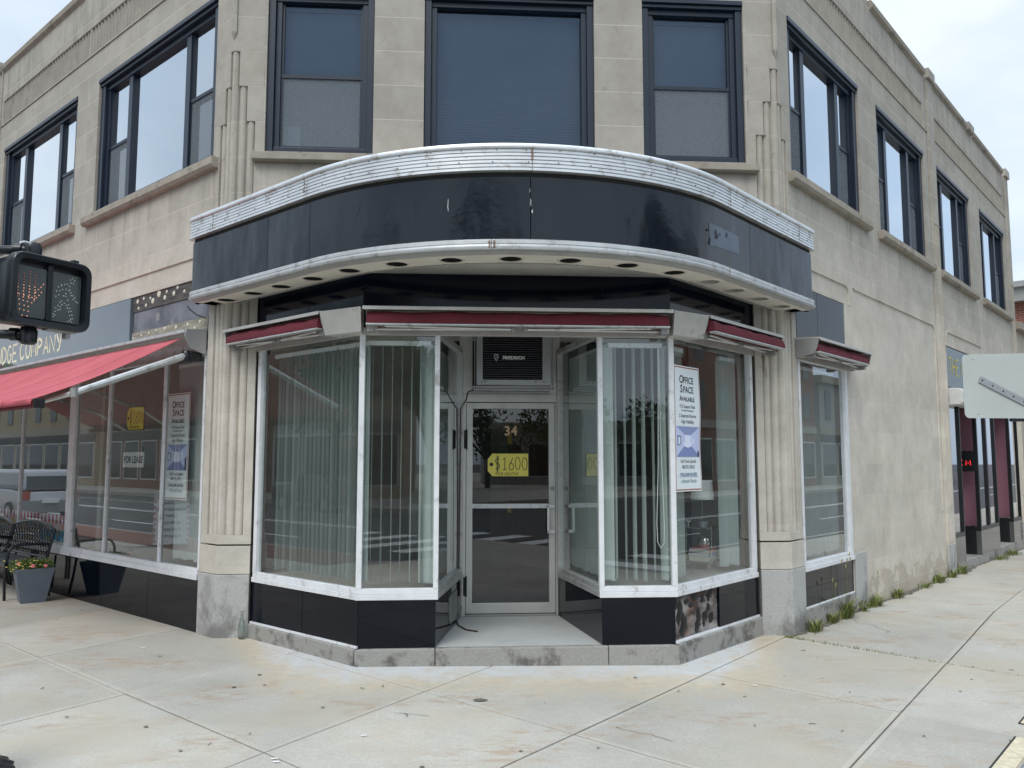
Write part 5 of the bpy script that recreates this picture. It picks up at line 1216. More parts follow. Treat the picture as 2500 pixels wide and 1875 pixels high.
# chewing gum and small litter marks
mb = MB(); rnd = random.Random(31)
gum = [(-1.515, 6.604), (-1.616, 6.261), (-1.407, 6.309), (-2.498, 7.269), (-2.957, 6.883), (-4.136, 9.524), (-4.042, 9.49), (-3.255, 8.899), (-.889, 5.729), (-1.92, 5.391), (-1.563, 4.945), (-2.502, 5.624), (.167, 5.868), (-.18, 4.632), (-1.315, 6.884), (-4.14, 8.97),
       (3.1, 7.025), (2.577, 6.446), (2.859, 6.4), (2.424, 5.162), (4.299, 6.728), (3.735, 6.01), (2.889, 5.048), (1.389, 6.444), (1.627, 6.065), (2.016, 6.244), (1.906, 5.277), (.614, 5.793), (.832, 4.902), (.374, 4.858), (2.444, 7.028)]
gum += [(rnd.uniform(-3.5, 5), rnd.uniform(4.6, 9)) for _ in range(16)]
for i, (x, y) in enumerate(gum):
    if -1.9 < x < 3.0 and y > 6.8-0*x and abs(x-.5)+y-8 < 1.2+.0: continue
    big = i < 31; r = rnd.uniform(.006, .015) if big else rnd.uniform(.002, .005); n = 9
    if i in (12,): r = .04
    c = Vector((x, y, gz(x)+.0065)); mb.face([c+Vector((math.cos(2*math.pi*k/n)*r*rnd.uniform(.75, 1.2)*1.25, math.sin(2*math.pi*k/n)*r*rnd.uniform(.75, 1.2), 0)) for k in range(n)])
mb.build('gum_spots', mat('old gum', (.13, .12, .105), .9, var=.3), sw, normals=False)
mb = MB()
for k in range(16):
    x, y = rnd.uniform(-3, 4.6), rnd.uniform(4.6, 7.4)
    if -1.6 < x < 2.8 and y > 6.5: continue
    a = rnd.uniform(0, 3.14); l = rnd.uniform(.01, .03); mb.tube([gp(x, y, .008), gp(x+l*math.cos(a), y+l*math.sin(a), .010), gp(x+2*l*math.cos(a+.4), y+2*l*math.sin(a+.4), .008)], .0022, n=4)
mb.build('twig_litter', M['soil'], sw)
mb = MB()
for x, y in ((-1.0, 4.78), (-.98, 4.73), (-.55, 5.15), (-2.76, 7.60), (-3.95, 9.42), (-3.88, 9.35), (2.25, 6.2), (-5.1, 10.6)):
    r = .012; c = gp(x, y, .006); mb.face([c+Vector((math.cos(k)*r*1.8, math.sin(k)*r*.7, .002*(k % 2))) for k in range(6)])
mb.build('pale_litter', M['white'], sw, normals=False)
# utility hatches in the pavement, lower right
for (a0, a1, b0, b1, lab, plate) in ((.85, 1.93, -3.35, -2.235, 'metal hatch plate in a pale aggregate frame at the lower right corner', True), (2.27, 3.1, -3.1, -2.20, 'pale aggregate frame just above the metal hatch at the lower right', False)):
    def Q(a, b, e): p = W(a, b); p.z = gz(p.x)+e; return p
    t = thing('pavement_hatch', lab, 'hatch', Q((a0+a1)/2, (b0+b1)/2, .004))
    mb = MB(); w = .10
    for (p0, p1, q0, q1) in ((a0, a1, b1-w, b1), (a0, a1, b0, b0+w), (a0, a0+w, b0+w, b1-w), (a1-w, a1, b0+w, b1-w)):
        mb.hexa([Q(p0, q0, -.02), Q(p1, q0, -.02), Q(p1, q1, -.02), Q(p0, q1, -.02), Q(p0, q0, .008), Q(p1, q0, .008), Q(p1, q1, .008), Q(p0, q1, .008)])
    mb.build('surround', mat('pale aggregate', (.60, .53, .38), .9, var=.22, scale=22, bmp=.7, bscale=50, dirt=.64, dirtcol=(.2, .16, .1), dscale=26), t)
    mb = MB(); mb.hexa([Q(a0+w+.015, b0+w+.015, -.02), Q(a1-w-.015, b0+w+.015, -.02), Q(a1-w-.015, b1-w-.015, -.02), Q(a0+w+.015, b1-w-.015, -.02), Q(a0+w+.015, b0+w+.015, .004), Q(a1-w-.015, b0+w+.015, .004), Q(a1-w-.015, b1-w-.015, .004), Q(a0+w+.015, b1-w-.015, .004)])
    mb.build('plate', mat('steel plate', (.45, .50, .55), .35, .9, var=.1, bmp=.6, bscale=45) if plate else M['soil'], t)
    mb = MB()
    for k in range(40):
        x = a0+w+.03+k*.021
        if x < a1-w-.03 and plate: mb.hexa([Q(x, b0+w+.03, .004), Q(x+.009, b0+w+.03, .004), Q(x+.009, b1-w-.03, .004), Q(x, b1-w-.03, .004), Q(x+.002, b0+w+.03, .009), Q(x+.007, b0+w+.03, .009), Q(x+.007, b1-w-.03, .009), Q(x+.002, b1-w-.03, .009)])
    if mb.v: mb.build('tread', mat('steel tread', (.5, .55, .6), .3, .9), t)
    mb = MB(); g_ = .014
    for (p0, p1, q0, q1) in ((a0-g_, a1+g_, b1, b1+g_), (a1, a1+g_, b0, b1), (a0-g_, a0, b0, b1)): mb.face([Q(p0, q0, .0045), Q(p1, q0, .0045), Q(p1, q1, .0045), Q(p0, q1, .0045)])
    mb.build('gap', M['darkgap'], t, normals=False)

# ------------------------------------------------------------------ roads and the far side of the crossing (seen in the glass)
ASP = mat('asphalt', (.055, .055, .056), .85, var=.15, scale=30, bmp=.2)
mb = MB(); mb.face([(-400, -400, -.34), (400, -400, -.34), (400, 400, -.34), (-400, 400, -.34)]); tag(mb.build('ground', ASP, None, normals=False), kind='structure')
KERB = mat('kerb granite', (.34, .33, .31), .85, var=.12)
def slabbox(a0, a1, b0, b1, z0, z1, name, mt, parent=None, kind=None):
    mb = MB(); mb.hexa([W(a0, b0, z0), W(a1, b0, z0), W(a1, b1, z0), W(a0, b1, z0), W(a0, b0, z1), W(a1, b0, z1), W(a1, b1, z1), W(a0, b1, z1)]); o = mb.build(name, mt, parent)
    if kind: o['kind'] = kind
    return o
FC_ = concrete('far pavement', .95)
slabbox(-4.78, -4.62, -4.4, 80, -.34, -.015, 'kerb', KERB, None, 'structure')
mb = MB(); n = 20
mb.grid([[W(-4.78+a*26.8/n, -4.58, -.34), W(-4.78+a*26.8/n, -4.58, gz(W(-4.78+a*26.8/n, -4.5).x)-.01), W(-4.78+a*26.8/n, -4.42, gz(W(-4.78+a*26.8/n, -4.5).x)-.01), W(-4.78+a*26.8/n, -4.42, -.34)] for a in range(n+1)]); tag(mb.build('kerb', KERB), kind='structure')
slabbox(-4.6, 3.9, 17, 80, -.34, .0, 'sidewalk', FC_, None, 'structure')
mb = MB(); p = [W(21.6, -4.4), W(80, -4.4), W(80, 3), W(21.6, 3)]
mb.grid([[Vector((q.x, q.y, max(gz(q.x), -.32))) for q in (W(21.6+(80-21.6)*i/20, -4.4), W(21.6+(80-21.6)*i/20, 3))] for i in range(21)]); tag(mb.build('sidewalk', FC_, None, normals=False), kind='structure')
slabbox(-80, -17, 2, 80, -.34, -.16, 'sidewalk', FC_, None, 'structure'); slabbox(2, 80, -80, -16, -.34, -.16, 'sidewalk', FC_, None, 'structure'); slabbox(-80, -17, -80, -14, -.34, -.16, 'sidewalk', FC_, None, 'structure')
BRK = mat('red brick paving', (.20, .085, .06), .85, var=.2, scale=25)
slabbox(-4.55, -3.35, 7.5, 60, -.02, .008, 'brick_paving', BRK, None, 'structure')
WHT = mat('road paint', (.74, .74, .72), .7, var=.06)
mb = MB()
def rl(a0, a1, b0, b1): mb.face([W(a0, b0, -.335), W(a1, b0, -.335), W(a1, b1, -.335), W(a0, b1, -.335)])
for b in range(8, 80, 7): rl(-8.05, -7.92, b, b+3.2)
rl(-10.9, -10.78, 5, 80); rl(-11.15, -11.03, 5, 80); rl(-7.8, -5.2, 5.0, 5.5); rl(-14.2, -14.1, 5, 80)
for k in range(7): rl(-16.2+k*1.55, -15.6+k*1.55, 1.2, 4.0)
for k in range(7): rl(-3.9, -1.2, -14.8+k*1.5, -14.2+k*1.5) if k < 6 else None
for k in range(6): rl(4.3+0*k, 7.0, -15.2+k*1.6, -14.6+k*1.6)
rl(8, 80, -10.2, -10.08); rl(8, 80, -10.45, -10.33)
for k in range(14): rl(9+k*5, 11.5+k*5, -7.3, -7.2)
for k in range(7): rl(-14+k*1.4, -13.4+k*1.4, -8.5, -5.5)
tag(mb.build('road_markings', WHT, None, normals=False), kind='structure')
def far_block(F, w, h, dep, mt, lab, name='far_building', floors=2, bays=6, shop=None, awn=None, arch=False):
    t = thing(name, lab, 'building', F.P(w/2, 0, -.16))
    mb = MB(); mb.box(F, 0, w, -dep, 0, -.16, h); mb.build('wall', mt, t)
    mb = MB(); mb.box(F, -.15, w+.15, -dep-.1, .35, h-.5, h+.05); mb.box(F, -.05, w+.05, 0, .12, 3.6, 4.1); mb.build('cornice', M['trimstone'], t)
    fh = (h-4.3)/max(1, floors-1) if floors > 1 else 0; bw = w/bays
    for f in range(1, floors):
        for i in range(bays):
            z = 4.5+(f-1)*fh; u = (i+.5)*bw
            mb = MB(); mb.box(F, u-.6, u+.6, -.05, .05, z+.2, z+fh*.68); o = mb.build('window', M['navy'], t); mb = MB(); rect(mb, F, u-.5, u+.5, .06, z+.3, z+fh*.68-.1); mb.build('pane', M['blackglass'], o)
    for i in range(bays):
        u = i*bw; mb = MB(); mb.box(F, u+.2, u+bw-.2, -.1, .04, .4, 3.0); o = mb.build('window', M['alu'], t); mb = MB(); rect(mb, F, u+.3, u+bw-.3, .05, .5, 2.9); mb.build('pane', M['blackglass'], o)
    if shop:
        mb = MB(); mb.box(F, .1, w-.1, 0, .15, 3.05, 3.6); mb.build('fascia', shop, t)
    if awn:
        for a, b_, m_ in awn:
            mb = MB(); mb.extr([F.P(a, .05, 3.2), F.P(a, 1.4, 2.5), F.P(a, 1.4, 2.25), F.P(a, .05, 2.6)], F.u*(b_-a)); mb.build('awning', m_, t)
    return t
BUFF = mat('buff brick', (.36, .27, .17), .9, var=.12, scale=5); REDB = mat('red brick far', (.20, .075, .05), .9, var=.15, scale=6); GRB = mat('grey render', (.30, .29, .27), .9, var=.08)
RA = mat('far red awning', (.36, .05, .04), .8); OR = mat('orange awning', (.50, .15, .05), .8)
def FA(a, b, du, dn): o = W(a, b); u = W(a+du[0], b+du[1])-o; n = W(a+dn[0], b+dn[1])-o; return Fr(o, u, n)
far_block(FA(-20.5, 5, (0, 1), (1, 0)), 16, 8.5, 10, BUFF, 'buff brick building with red shop awning reflected from across the left street', floors=2, bays=6, shop=M['indark'], awn=[(1, 9, RA)])
far_block(FA(-20.5, 22, (0, 1), (1, 0)), 14, 6.2, 10, GRB, 'low grey shop building with orange awning reflected from across the left street', floors=1, bays=5, awn=[(2, 6, OR)])
far_block(FA(-20.5, 38, (0, 1), (1, 0)), 18, 9, 10, REDB, 'red brick building further down the left street', floors=2, bays=7, shop=M['indark'])
far_block(FA(-20.5, 58, (0, 1), (1, 0)), 26, 8, 10, BUFF, 'buff building at the far end of the left street', floors=2, bays=8, shop=M['indark'])
far_block(FA(5, -19.5, (1, 0), (0, 1)), 15, 9.5, 10, GRB, 'grey stone building reflected from across the right street', floors=3, bays=5, shop=M['stripdark'])
far_block(FA(21, -19.5, (1, 0), (0, 1)), 16, 8, 10, BUFF, 'buff building further along across the right street', floors=2, bays=6, shop=M['indark'])
far_block(FA(38, -19.5, (1, 0), (0, 1)), 18, 10, 10, REDB, 'tall red brick building far along across the right street', floors=3, bays=6)
far_block(FA(57, -19.5, (1, 0), (0, 1)), 30, 8, 10, GRB, 'grey building at the far end of the right street', floors=2, bays=9, shop=M['indark'])
far_block(Fr((-2.6, -26, -.0), (-1, 0, 0), (0, 1, 0)), 14, 12, 12, BUFF, 'tall buff brick corner building reflected left of the entrance', floors=3, bays=5, shop=M['indark'])
far_block(Fr((18, -46, -.0), (-1, 0, 0), (0, 1, 0)), 16, 4.5, 8, GRB, 'low pale building far behind the crossing', floors=1, bays=5)
# neighbours beyond the right-hand end
LOWS = mat('low stone wall', (.42, .37, .30), .85, var=.08, scale=4)
t = thing('stone_shop', 'low pale stone shop joined to the far right end of the corner building', 'building', W(20, 4))
mb = MB(); mb.hexa([W(16.36, .0, -.6), W(24, .0, -.6), W(24, 8, -.6), W(16.36, 8, -.6), W(16.36, 0, 4.5), W(24, 0, 4.5), W(24, 8, 4.5), W(16.36, 8, 4.5)]); mb.build('wall', LOWS, t)
mb = MB(); mb.hexa([W(16.36, -.1, 4.5), W(24, -.1, 4.5), W(24, 8, 4.5), W(16.36, 8, 4.5), W(16.36, -.1, 4.66), W(24, -.1, 4.66), W(24, 8, 4.66), W(16.36, 8, 4.66)]); mb.build('coping', M['trimstone'], t)
mb = MB(); mb.hexa([W(17.2, -.02, .5), W(19.8, -.02, .5), W(19.8, .1, .5), W(17.2, .1, .5), W(17.2, -.02, 2.8), W(19.8, -.02, 2.8), W(19.8, .1, 2.8), W(17.2, .1, 2.8)]); mb.build('window', M['blackglass'], t)
m, nt, b = newmat('red brick wall'); g2 = nd(nt, 'ShaderNodeNewGeometry'); rt = nd(nt, 'ShaderNodeMapping'); rt.vector_type = 'POINT'; rt.inputs['Rotation'].default_value = (0, 0, R(-135)); nt.links.new(g2.outputs['Position'], rt.inputs[0])
sx_ = nd(nt, 'ShaderNodeSeparateXYZ'); nt.links.new(rt.outputs[0], sx_.inputs[0]); cb = nd(nt, 'ShaderNodeCombineXYZ'); nt.links.new(mathn(nt, 'ADD', sx_.outputs[0], sx_.outputs[1]), cb.inputs[0]); sz_ = nd(nt, 'ShaderNodeSeparateXYZ'); nt.links.new(g2.outputs['Position'], sz_.inputs[0]); nt.links.new(sz_.outputs[2], cb.inputs[1])
br = nd(nt, 'ShaderNodeTexBrick'); nt.links.new(cb.outputs[0], br.inputs['Vector'])
for k, v in (('Scale', 1), ('Mortar Size', .006), ('Brick Width', .22), ('Row Height', .075)): br.inputs[k].default_value = v
br.inputs['Color1'].default_value = (.26, .085, .055, 1); br.inputs['Color2'].default_value = (.20, .065, .045, 1); br.inputs['Mortar'].default_value = (.30, .25, .22, 1); nt.links.new(br.outputs['Color'], b.inputs['Base Color']); b.inputs['Roughness'].default_value = .9
t = thing('brick_building', 'red brick building with grey cornice rising behind the far right end', 'building', W(27, 4))
mb = MB(); mb.hexa([W(24.02, .3, -.6), W(36, .3, -.6), W(36, 11, -.6), W(24.02, 11, -.6), W(24.02, .3, 6.35), W(36, .3, 6.35), W(36, 11, 6.35), W(24.02, 11, 6.35)]); mb.build('wall', m, t)
mb = MB(); mb.hexa([W(23.7, .0, 6.35), W(36, .0, 6.35), W(36, 11, 6.35), W(23.7, 11, 6.35), W(23.7, 0, 6.75), W(36, 0, 6.75), W(36, 11, 6.75), W(23.7, 11, 6.75)])
mb.hexa([W(23.55, -.1, 6.75), W(36, -.1, 6.75), W(36, 11, 6.75), W(23.55, 11, 6.75), W(23.55, -.1, 6.92), W(36, -.1, 6.92), W(36, 11, 6.92), W(23.55, 11, 6.92)]); mb.build('cornice', M['greymetal'], t)

# ------------------------------------------------------------------ street furniture on the left
def cast_bench(u0, u1, lab):
    t = thing('park_bench', lab, 'bench', FL.P((u0+u1)/2, .35, 0), 'black metal benches against the left shopfront')
    IR = M['satinblack']; L = u1-u0
    def top(x): return .80+.075*math.sin(math.pi*x/L)        # arched top rail
    def bk(x, z): return FL.P(u0+x, .17-(z-.44)*.22+.0, z)
    mb = MB(); pts = [bk(x, top(x)) for x in (L*i/16 for i in range(17))]
    mb.tube([bk(0, .44)]+pts+[bk(L, .44)], .019, n=8); mb.tube([bk(0, .47), bk(L, .47)], .016); mb.tube([bk(0.02, .56), bk(L-.02, .56)], .012)
    mb.build('back_frame', IR, t)
    mb = MB(); n = 15; w = (L-.06)/n
    for i in range(n):
        x = .03+i*w
        for a in range(2):
            p = []
            for k in range(9):
                q = k/8; xx = x+w*(.5+.5*math.cos(math.pi*(q*3+a))); zz = .57+q*(top(x+w/2)-.59); p.append(bk(xx, zz))
            mb.tube(p, .007, n=5)
        mb.tube([bk(x, .48), bk(x+w/2, .555), bk(x+w, .48)], .006, n=5)
    mb.build('lattice', IR, t)
    mb = MB()
    for k in range(7): mb.box(FL, u0+.02, u1-.02, .18+k*.058, .222+k*.058, .425, .437)
    mb.box(FL, u0, u1, .60, .625, .40, .44); mb.build('seat', IR, t, bevel=.004)
    for u in (u0+.02, u1-.02):
        mb = MB(); mb.tube([FL.P(u, .60, 0), FL.P(u, .61, .20), FL.P(u, .60, .42), FL.P(u, .585, .56), FL.P(u, .54, .625), FL.P(u, .46, .645), FL.P(u, .25, .64), FL.P(u, .125, .63)], [.017]*8, n=8); mb.build('arm_leg', IR, t)
        mb = MB(); mb.tube([FL.P(u, .11, 0), FL.P(u, .15, .2), FL.P(u, .18, .42), FL.P(u, .175, .47)], .017); mb.build('leg', IR, t)
    mb = MB(); mb.tube([FL.P(u0+L/2, .58, 0), FL.P(u0+L/2, .58, .42)], .014); mb.tube([FL.P(u0+L/2, .15, 0), FL.P(u0+L/2, .18, .42)], .014); mb.build('leg', IR, t)
cast_bench(3.72, 5.10, 'black metal lattice back bench standing behind the square flower planter')
cast_bench(5.16, 6.55, 'black metal lattice back bench cut by the left edge of the photo')
# planter
PC = Vector((-4.985, 10.16, 0)); tp = thing('planter', 'square tapered blue grey planter beside the bench', 'planter', PC)
PX = Vector((.84, .54, 0)).normalized(); PY = Vector((-.54, .84, 0)).normalized()
def pq(a, b, z, s_): return PC+PX*a*s_+PY*b*s_+Vector((0, 0, z))
mb = MB(); sq = ((-1, -1), (1, -1), (1, 1), (-1, 1))
rows = [[pq(a, b, z, s_) for a, b in sq] for z, s_ in ((0, .128), (.375, .198), (.40, .202), (.40, .185), (.36, .180))]
mb.grid(rows, 0, False, True); mb.face(rows[0]); mb.face(rows[-1])
mb.build('pot', mat('blue grey planter', (.125, .15, .185), .55, var=.12, scale=7, bmp=.1), tp, bevel=.004)
GREEN = mat('planter foliage', (.12, .17, .045), .7, var=.4, scale=18); rnd = random.Random(12)
def leafball(mb, c, r, n, ls, squash=.6, mi=0, up=.3):
    for _ in range(n):
        d = Vector((rnd.gauss(0, 1), rnd.gauss(0, 1), rnd.gauss(0, 1))).normalized(); p = Vector(c)+Vector((d.x*r, d.y*r, d.z*r*squash))*rnd.uniform(.25, 1)**.6
        t = (d+Vector((0, 0, up))+Vector((rnd.gauss(0, .5), rnd.gauss(0, .5), rnd.gauss(0, .5)))).normalized(); s_ = t.cross(Vector((rnd.gauss(0, 1), rnd.gauss(0, 1), rnd.gauss(0, 1)))).normalized(); l = ls*rnd.uniform(.6, 1.3)
        mb.face([p, p+t*l*.5+s_*l*.28, p+t*l, p+t*l*.5-s_*l*.28], mi)
fl = thing('flowers', 'green bedding plants with small yellow and pink blooms filling the planter', 'flowers', PC+Vector((0, 0, .38)))
mb = MB()
for k in range(9): leafball(mb, PC+PX*rnd.uniform(-.15, .15)+PY*rnd.uniform(-.13, .13)+Vector((0, 0, .43)), .10, 230, .028)
leafball(mb, PC-PX*.20-PY*.12+Vector((0, 0, .40)), .07, 120, .022); mb.build('foliage', GREEN, fl, normals=False)
YB = flat('yellow bloom', (.75, .66, .20)); PB = flat('pink bloom', (.75, .20, .20))
for k in range(30):
    c = PC-PX*rnd.uniform(-.05, .32)-PY*rnd.uniform(.02, .22)+Vector((0, 0, rnd.uniform(.37, .49))); mb = MB(); mb.lathe(c, [(0, 0), (.011, .004), (.013, .010), (.006, .013), (0, .012)], 0, 7); mb.build('yellow_bloom', YB, fl)
for (a, b, z, r) in ((-.03, -.20, .43, .024), (.10, -.205, .425, .020), (-.17, -.15, .46, .020)):
    c = PC+PX*a+PY*b+Vector((0, 0, z)); mb = MB(); mb.lathe(c, [(0, -.01), (r*.8, -.004), (r, .008), (r*.5, .016), (0, .013)], 0, 9, PY*-1+Vector((0, 0, .5))); mb.build('pink_bloom', PB, fl)
# bottle at the pier
bt = thing('bottle', 'empty clear glass bottle standing on the pavement against the left pier', 'bottle', (-1.99, 7.925, 0))
m = glass('bottle glass', (.72, .78, .76), 3, f0=.06); mb = MB(); mb.lathe((-1.99, 7.925, .004), [(.030, 0), (.034, .01), (.034, .11), (.028, .14), (.014, .18), (.012, .235), (.014, .238), (.014, .25)], 0, 18, caps=False); mb.build('body', m, bt)
mb = MB(); mb.lathe((-1.99, 7.925, .006), [(0, 0), (.029, .0), (.029, .02), (0, .022)], 0, 16); mb.build('dregs', mat('murky water', (.20, .19, .16), .3), bt)
# dried nest strands hanging from the awning
mb = MB(); rnd = random.Random(6)
for k in range(26):
    u = 1.70+rnd.uniform(-.03, .03); d = .06+rnd.uniform(-.03, .03); z = 2.70; pts = []
    for i in range(5): pts.append(BR.P(u+rnd.uniform(-.02, .02), d+rnd.uniform(-.02, .02), z-i*rnd.uniform(.04, .06)))
    mb.tube(pts, [.004, .004, .003, .003, .001], n=4)
tag(mb.build('bird_nest_straw', mat('dry grass', (.27, .20, .13), .9)), 'dry brown straw dangling below the right folded awning beside the pier', 'straw')

# pedestrian signal on its pole
PS = thing('pedestrian_signal', 'black pedestrian crossing signal with unlit hand and walking figure, cut by the left edge', 'traffic signal', (-2.62, 4.42, 0))
PFm = Fr((-2.235, 4.2, 0), (.514, .858, 0), (.858, -.514, 0))      # front face of the housing
SB = M['satinblack']
def rr(u0, u1, z0, z1, r, d, tl=0., n=6):     # rounded rectangle outline; tl tilts the top down to the right
    P = []
    for cx, cz, a0 in ((u1-r, z1-r, 0), (u0+r, z1-r, 90), (u0+r, z0+r, 180), (u1-r, z0+r, 270)):
        for k in range(n+1):
            a = R(a0+90*k/n); P.append(PFm.P(cx+r*math.cos(a), d, cz+r*math.sin(a)-(cx-u0)*tl))
    return P
H0, H1, V0, V1, TL = 0, .42, 2.35, 2.705, 0
mb = MB()
rows = [rr(H0+.03, H1-.03, V0+.03, V1-.03, .04, -.22, TL), rr(H0+.005, H1-.005, V0+.005, V1-.005, .05, -.18, TL), rr(H0, H1, V0, V1, .055, -.05, TL), rr(H0-.01, H1+.01, V0-.01, V1+.01, .06, -.045, TL), rr(H0-.01, H1+.01, V0-.01, V1+.01, .06, 0, TL), rr(H0-.004, H1+.004, V0-.004, V1+.004, .056, .008, TL), rr(H0+.022, H1-.022, V0+.022, V1-.022, .045, .006, TL), rr(H0+.026, H1-.026, V0+.026, V1-.026, .04, -.045, TL)]
mb.grid(rows, 0, True, True); mb.face(rows[0]); mb.face(rows[-1]); mb.build('housing', SB, PS, angle=40)
um = (H0+H1)/2-.004
LENS = mat('smoked lens', (.075, .085, .085), .22, var=.12, scale=5)
def lens(a, b, nm):
    mb = MB(); P = rr(a, b, V0+.035, V1-.055, .012, -.032, TL, 3); P = [p-Vector((0, 0, (a-H0)*TL)) for p in P]; c = sum(P, Vector())/len(P)
    for i in range(len(P)): mb.face([c, P[i], P[(i+1) % len(P)]])
    return mb.build(nm, LENS, PS, normals=False)
lens(H0+.028, um-.010, 'lens'); lens(um+.018, H1-.03, 'lens')
mb = MB(); mb.hexa([PFm.P(a, d, z-(a-H0)*TL) for z in (V0+.03, V1-.03) for a, d in ((um-.010, -.045), (um+.018, -.045), (um+.018, -.022), (um-.010, -.022))]); mb.build('divider', SB, PS, bevel=.003)
ORG = flat('dim orange led', (.9, .40, .26), .4, emit=.30); WLD = flat('dim white led', (.50, .54, .49), .4, emit=.06); RDL = flat('dim red led', (.34, .10, .08), .4, emit=.08)
def dots(pts, x0, y0, sx, sy, m, nm, r=.0034):
    mb = MB()
    for x, y in pts:
        uu = x0+x*sx; zz = y0+y*sy-(uu-H0)*TL; mb.lathe(PFm.P(uu, -.0315, zz), [(r, 0), (r*.8, .002), (0, .003)], 0, 8, PFm.n)
    mb.build(nm, m, PS)
hand = []
for k, (x, y0, y1) in enumerate(((.06, .36, .86), (.27, .36, .95), (.47, .36, .98), (.66, .36, .92))):
    n = int((y1-y0)/.062)
    for i in range(n): hand.append((x+(i % 2)*.012, y0+i*.062))
palm = [(.10, .0), (.27, -.02), (.44, -.02), (.02, .10), (.17, .10), (.32, .09), (.47, .08), (.01, .20), (.16, .20), (.32, .19), (.46, .18), (.0, .31), (.14, .30), (.28, .29), (.43, .28), (.58, .27), (.13, .41), (.29, .40), (.45, .39), (.58, .38), (.66, .33), (.73, .39), (.82, .45), (.90, .52), (.70, .50), (.79, .57), (.88, .63), (.96, .70)]
dots([p for p in hand if p[1] < .66]+palm, H0+.034, V0+.045, .150, .25, ORG, 'orange_dots'); dots([p for p in hand if p[1] >= .66], H0+.034, V0+.045, .150, .25, RDL, 'red_dots', .004)
man = []
rnd = random.Random(77)
for pl in ([(.62, .95), (.70, .99), (.78, .95), (.74, .88), (.66, .88)], [(.30, .80), (.42, .82), (.52, .84), (.60, .80)], [(.12, .52), (.14, .64), (.20, .74), (.32, .78)], [(.22, .56), (.26, .66), (.36, .70), (.48, .72), (.58, .70)], [(.34, .44), (.40, .56), (.48, .62)], [(.62, .72), (.68, .60), (.76, .52), (.86, .48), (.92, .46)], [(.66, .66), (.74, .60), (.82, .56)], [(.48, .56), (.56, .48), (.60, .38)], [(.28, .40), (.36, .36), (.44, .40), (.52, .36)], [(.14, .26), (.22, .32), (.30, .30)], [(.06, .12), (.12, .18), (.22, .22), (.30, .24)], [(.06, .06), (.12, .10)], [(.56, .30), (.62, .22), (.66, .14), (.70, .06)], [(.64, .30), (.70, .24), (.74, .16), (.76, .08)], [(.60, .0), (.68, .02), (.74, 0)]): man += pl
dots(man, um+.024, V0+.045, .155, .24, WLD, 'white_dots', .0034)
# brackets and arms going left to the pole
for z, up in ((2.752, 1), (2.305, -1)):
    mb = MB(); mb.tube([PFm.P(.15, -.09, z), PFm.P(.13, -.12, z), PFm.P(.07, -.22, z), (-2.62, 4.42, z)], [.026, .027, .024, .024], n=12); mb.build('arm', SB, PS)
    mb = MB(); mb.lathe(PFm.P(.155, -.10, z-.05), [(.030, 0), (.042, .01), (.044, .07), (.035, .09)], 0, 18); mb.tube([PFm.P(.10, -.16, z), PFm.P(.12, -.13, z)], .034, n=12); mb.build('elbow', SB, PS)
mb = MB(); mb.box(PFm, .31, .335, -.06, -.02, 2.30, 2.345); mb.box(PFm, .20, .36, -.06, -.01, 2.330, 2.348); mb.build('latch', M['greymetal'], PS, bevel=.003)
mb = MB(); mb.box(PFm, .335, .365, -.06, -.02, 2.70, 2.735); mb.build('latch', SB, PS, bevel=.003)
mb = MB(); mb.box(PFm, .36, .375, -.05, -.03, 2.735, 2.741); mb.box(PFm, .07, .10, -.08, -.04, 2.772, 2.78); mb.build('wing_nut', M['white'], PS)
mb = MB(); mb.tube([(-2.62, 4.42, .3), (-2.62, 4.42, 4.2)], .057, n=20); mb.build('pole', SB, PS)
rows = []
prof = [(.36, -.05), (.36, .07), (.30, .10), (.285, .16), (.25, .20), (.235, .30), (.20, .36), (.17, .55), (.10, .62), (.075, .66)]
for r, z in prof: rows.append([Vector((-2.62+math.cos(2*math.pi*k/48)*(r*(1+.035*(k % 2))), 4.42+math.sin(2*math.pi*k/48)*(r*(1+.035*(k % 2))), z)) for k in range(48)])
mb = MB(); mb.grid(rows, 0, False, True); mb.build('pole_base', SB, PS, bevel=0)
# road sign seen from the back, right
RS = thing('road_sign', 'back of a white rectangular road sign with steel brace, cut by the right edge', 'sign', (4.35, 5.5, 0))
SF = Fr((3.552, 5.5, 0), (1, .03, 0), (.03, -1, 0))
mb = MB(); P = []
for cx, cz, a0 in ((.90-.035, 2.425-.035, 0), (.035, 2.395-.035, 90), (.035, 1.947+.035, 180), (.90-.035, 1.947+.035, 270)):
    for k in range(6): a = R(a0+18*k); P.append(SF.P(cx+.035*math.cos(a), 0, cz+.035*math.sin(a)))
mb.extr(P, SF.n*-.003); mb.build('plate', mat('pale aluminium sign back', (.52, .545, .51), .5, .15, var=.05, scale=4, dirt=.70, dirtcol=(.36, .36, .33), dscale=6), RS, bevel=.001)
mb = MB(); d_ = Vector((.52, -.255)).normalized(); nn = Vector((-d_.y, d_.x))*.0235; a0 = Vector((.118, 2.222)); a1 = a0+d_*.75
mb.extr([SF.P(q.x, .006, q.y) for q in (a0+nn, a0-nn, a1-nn, a1+nn)], SF.n*.004); mb.build('brace', M['galv'], RS, bevel=.001)
mb = MB()
for k in range(8): q = a0+d_*(.02+k*.085); mb.lathe(SF.P(q.x, .010, q.y), [(.006, 0), (.005, .004), (0, .005)], 0, 8, SF.n)
mb.lathe(SF.P(.08, .0, 2.36), [(.004, 0), (0, .003)], 0, 8, SF.n); mb.lathe(SF.P(.10, .0, 1.975), [(.004, 0), (0, .003)], 0, 8, SF.n); mb.build('bolt', M['darkgap'], RS)
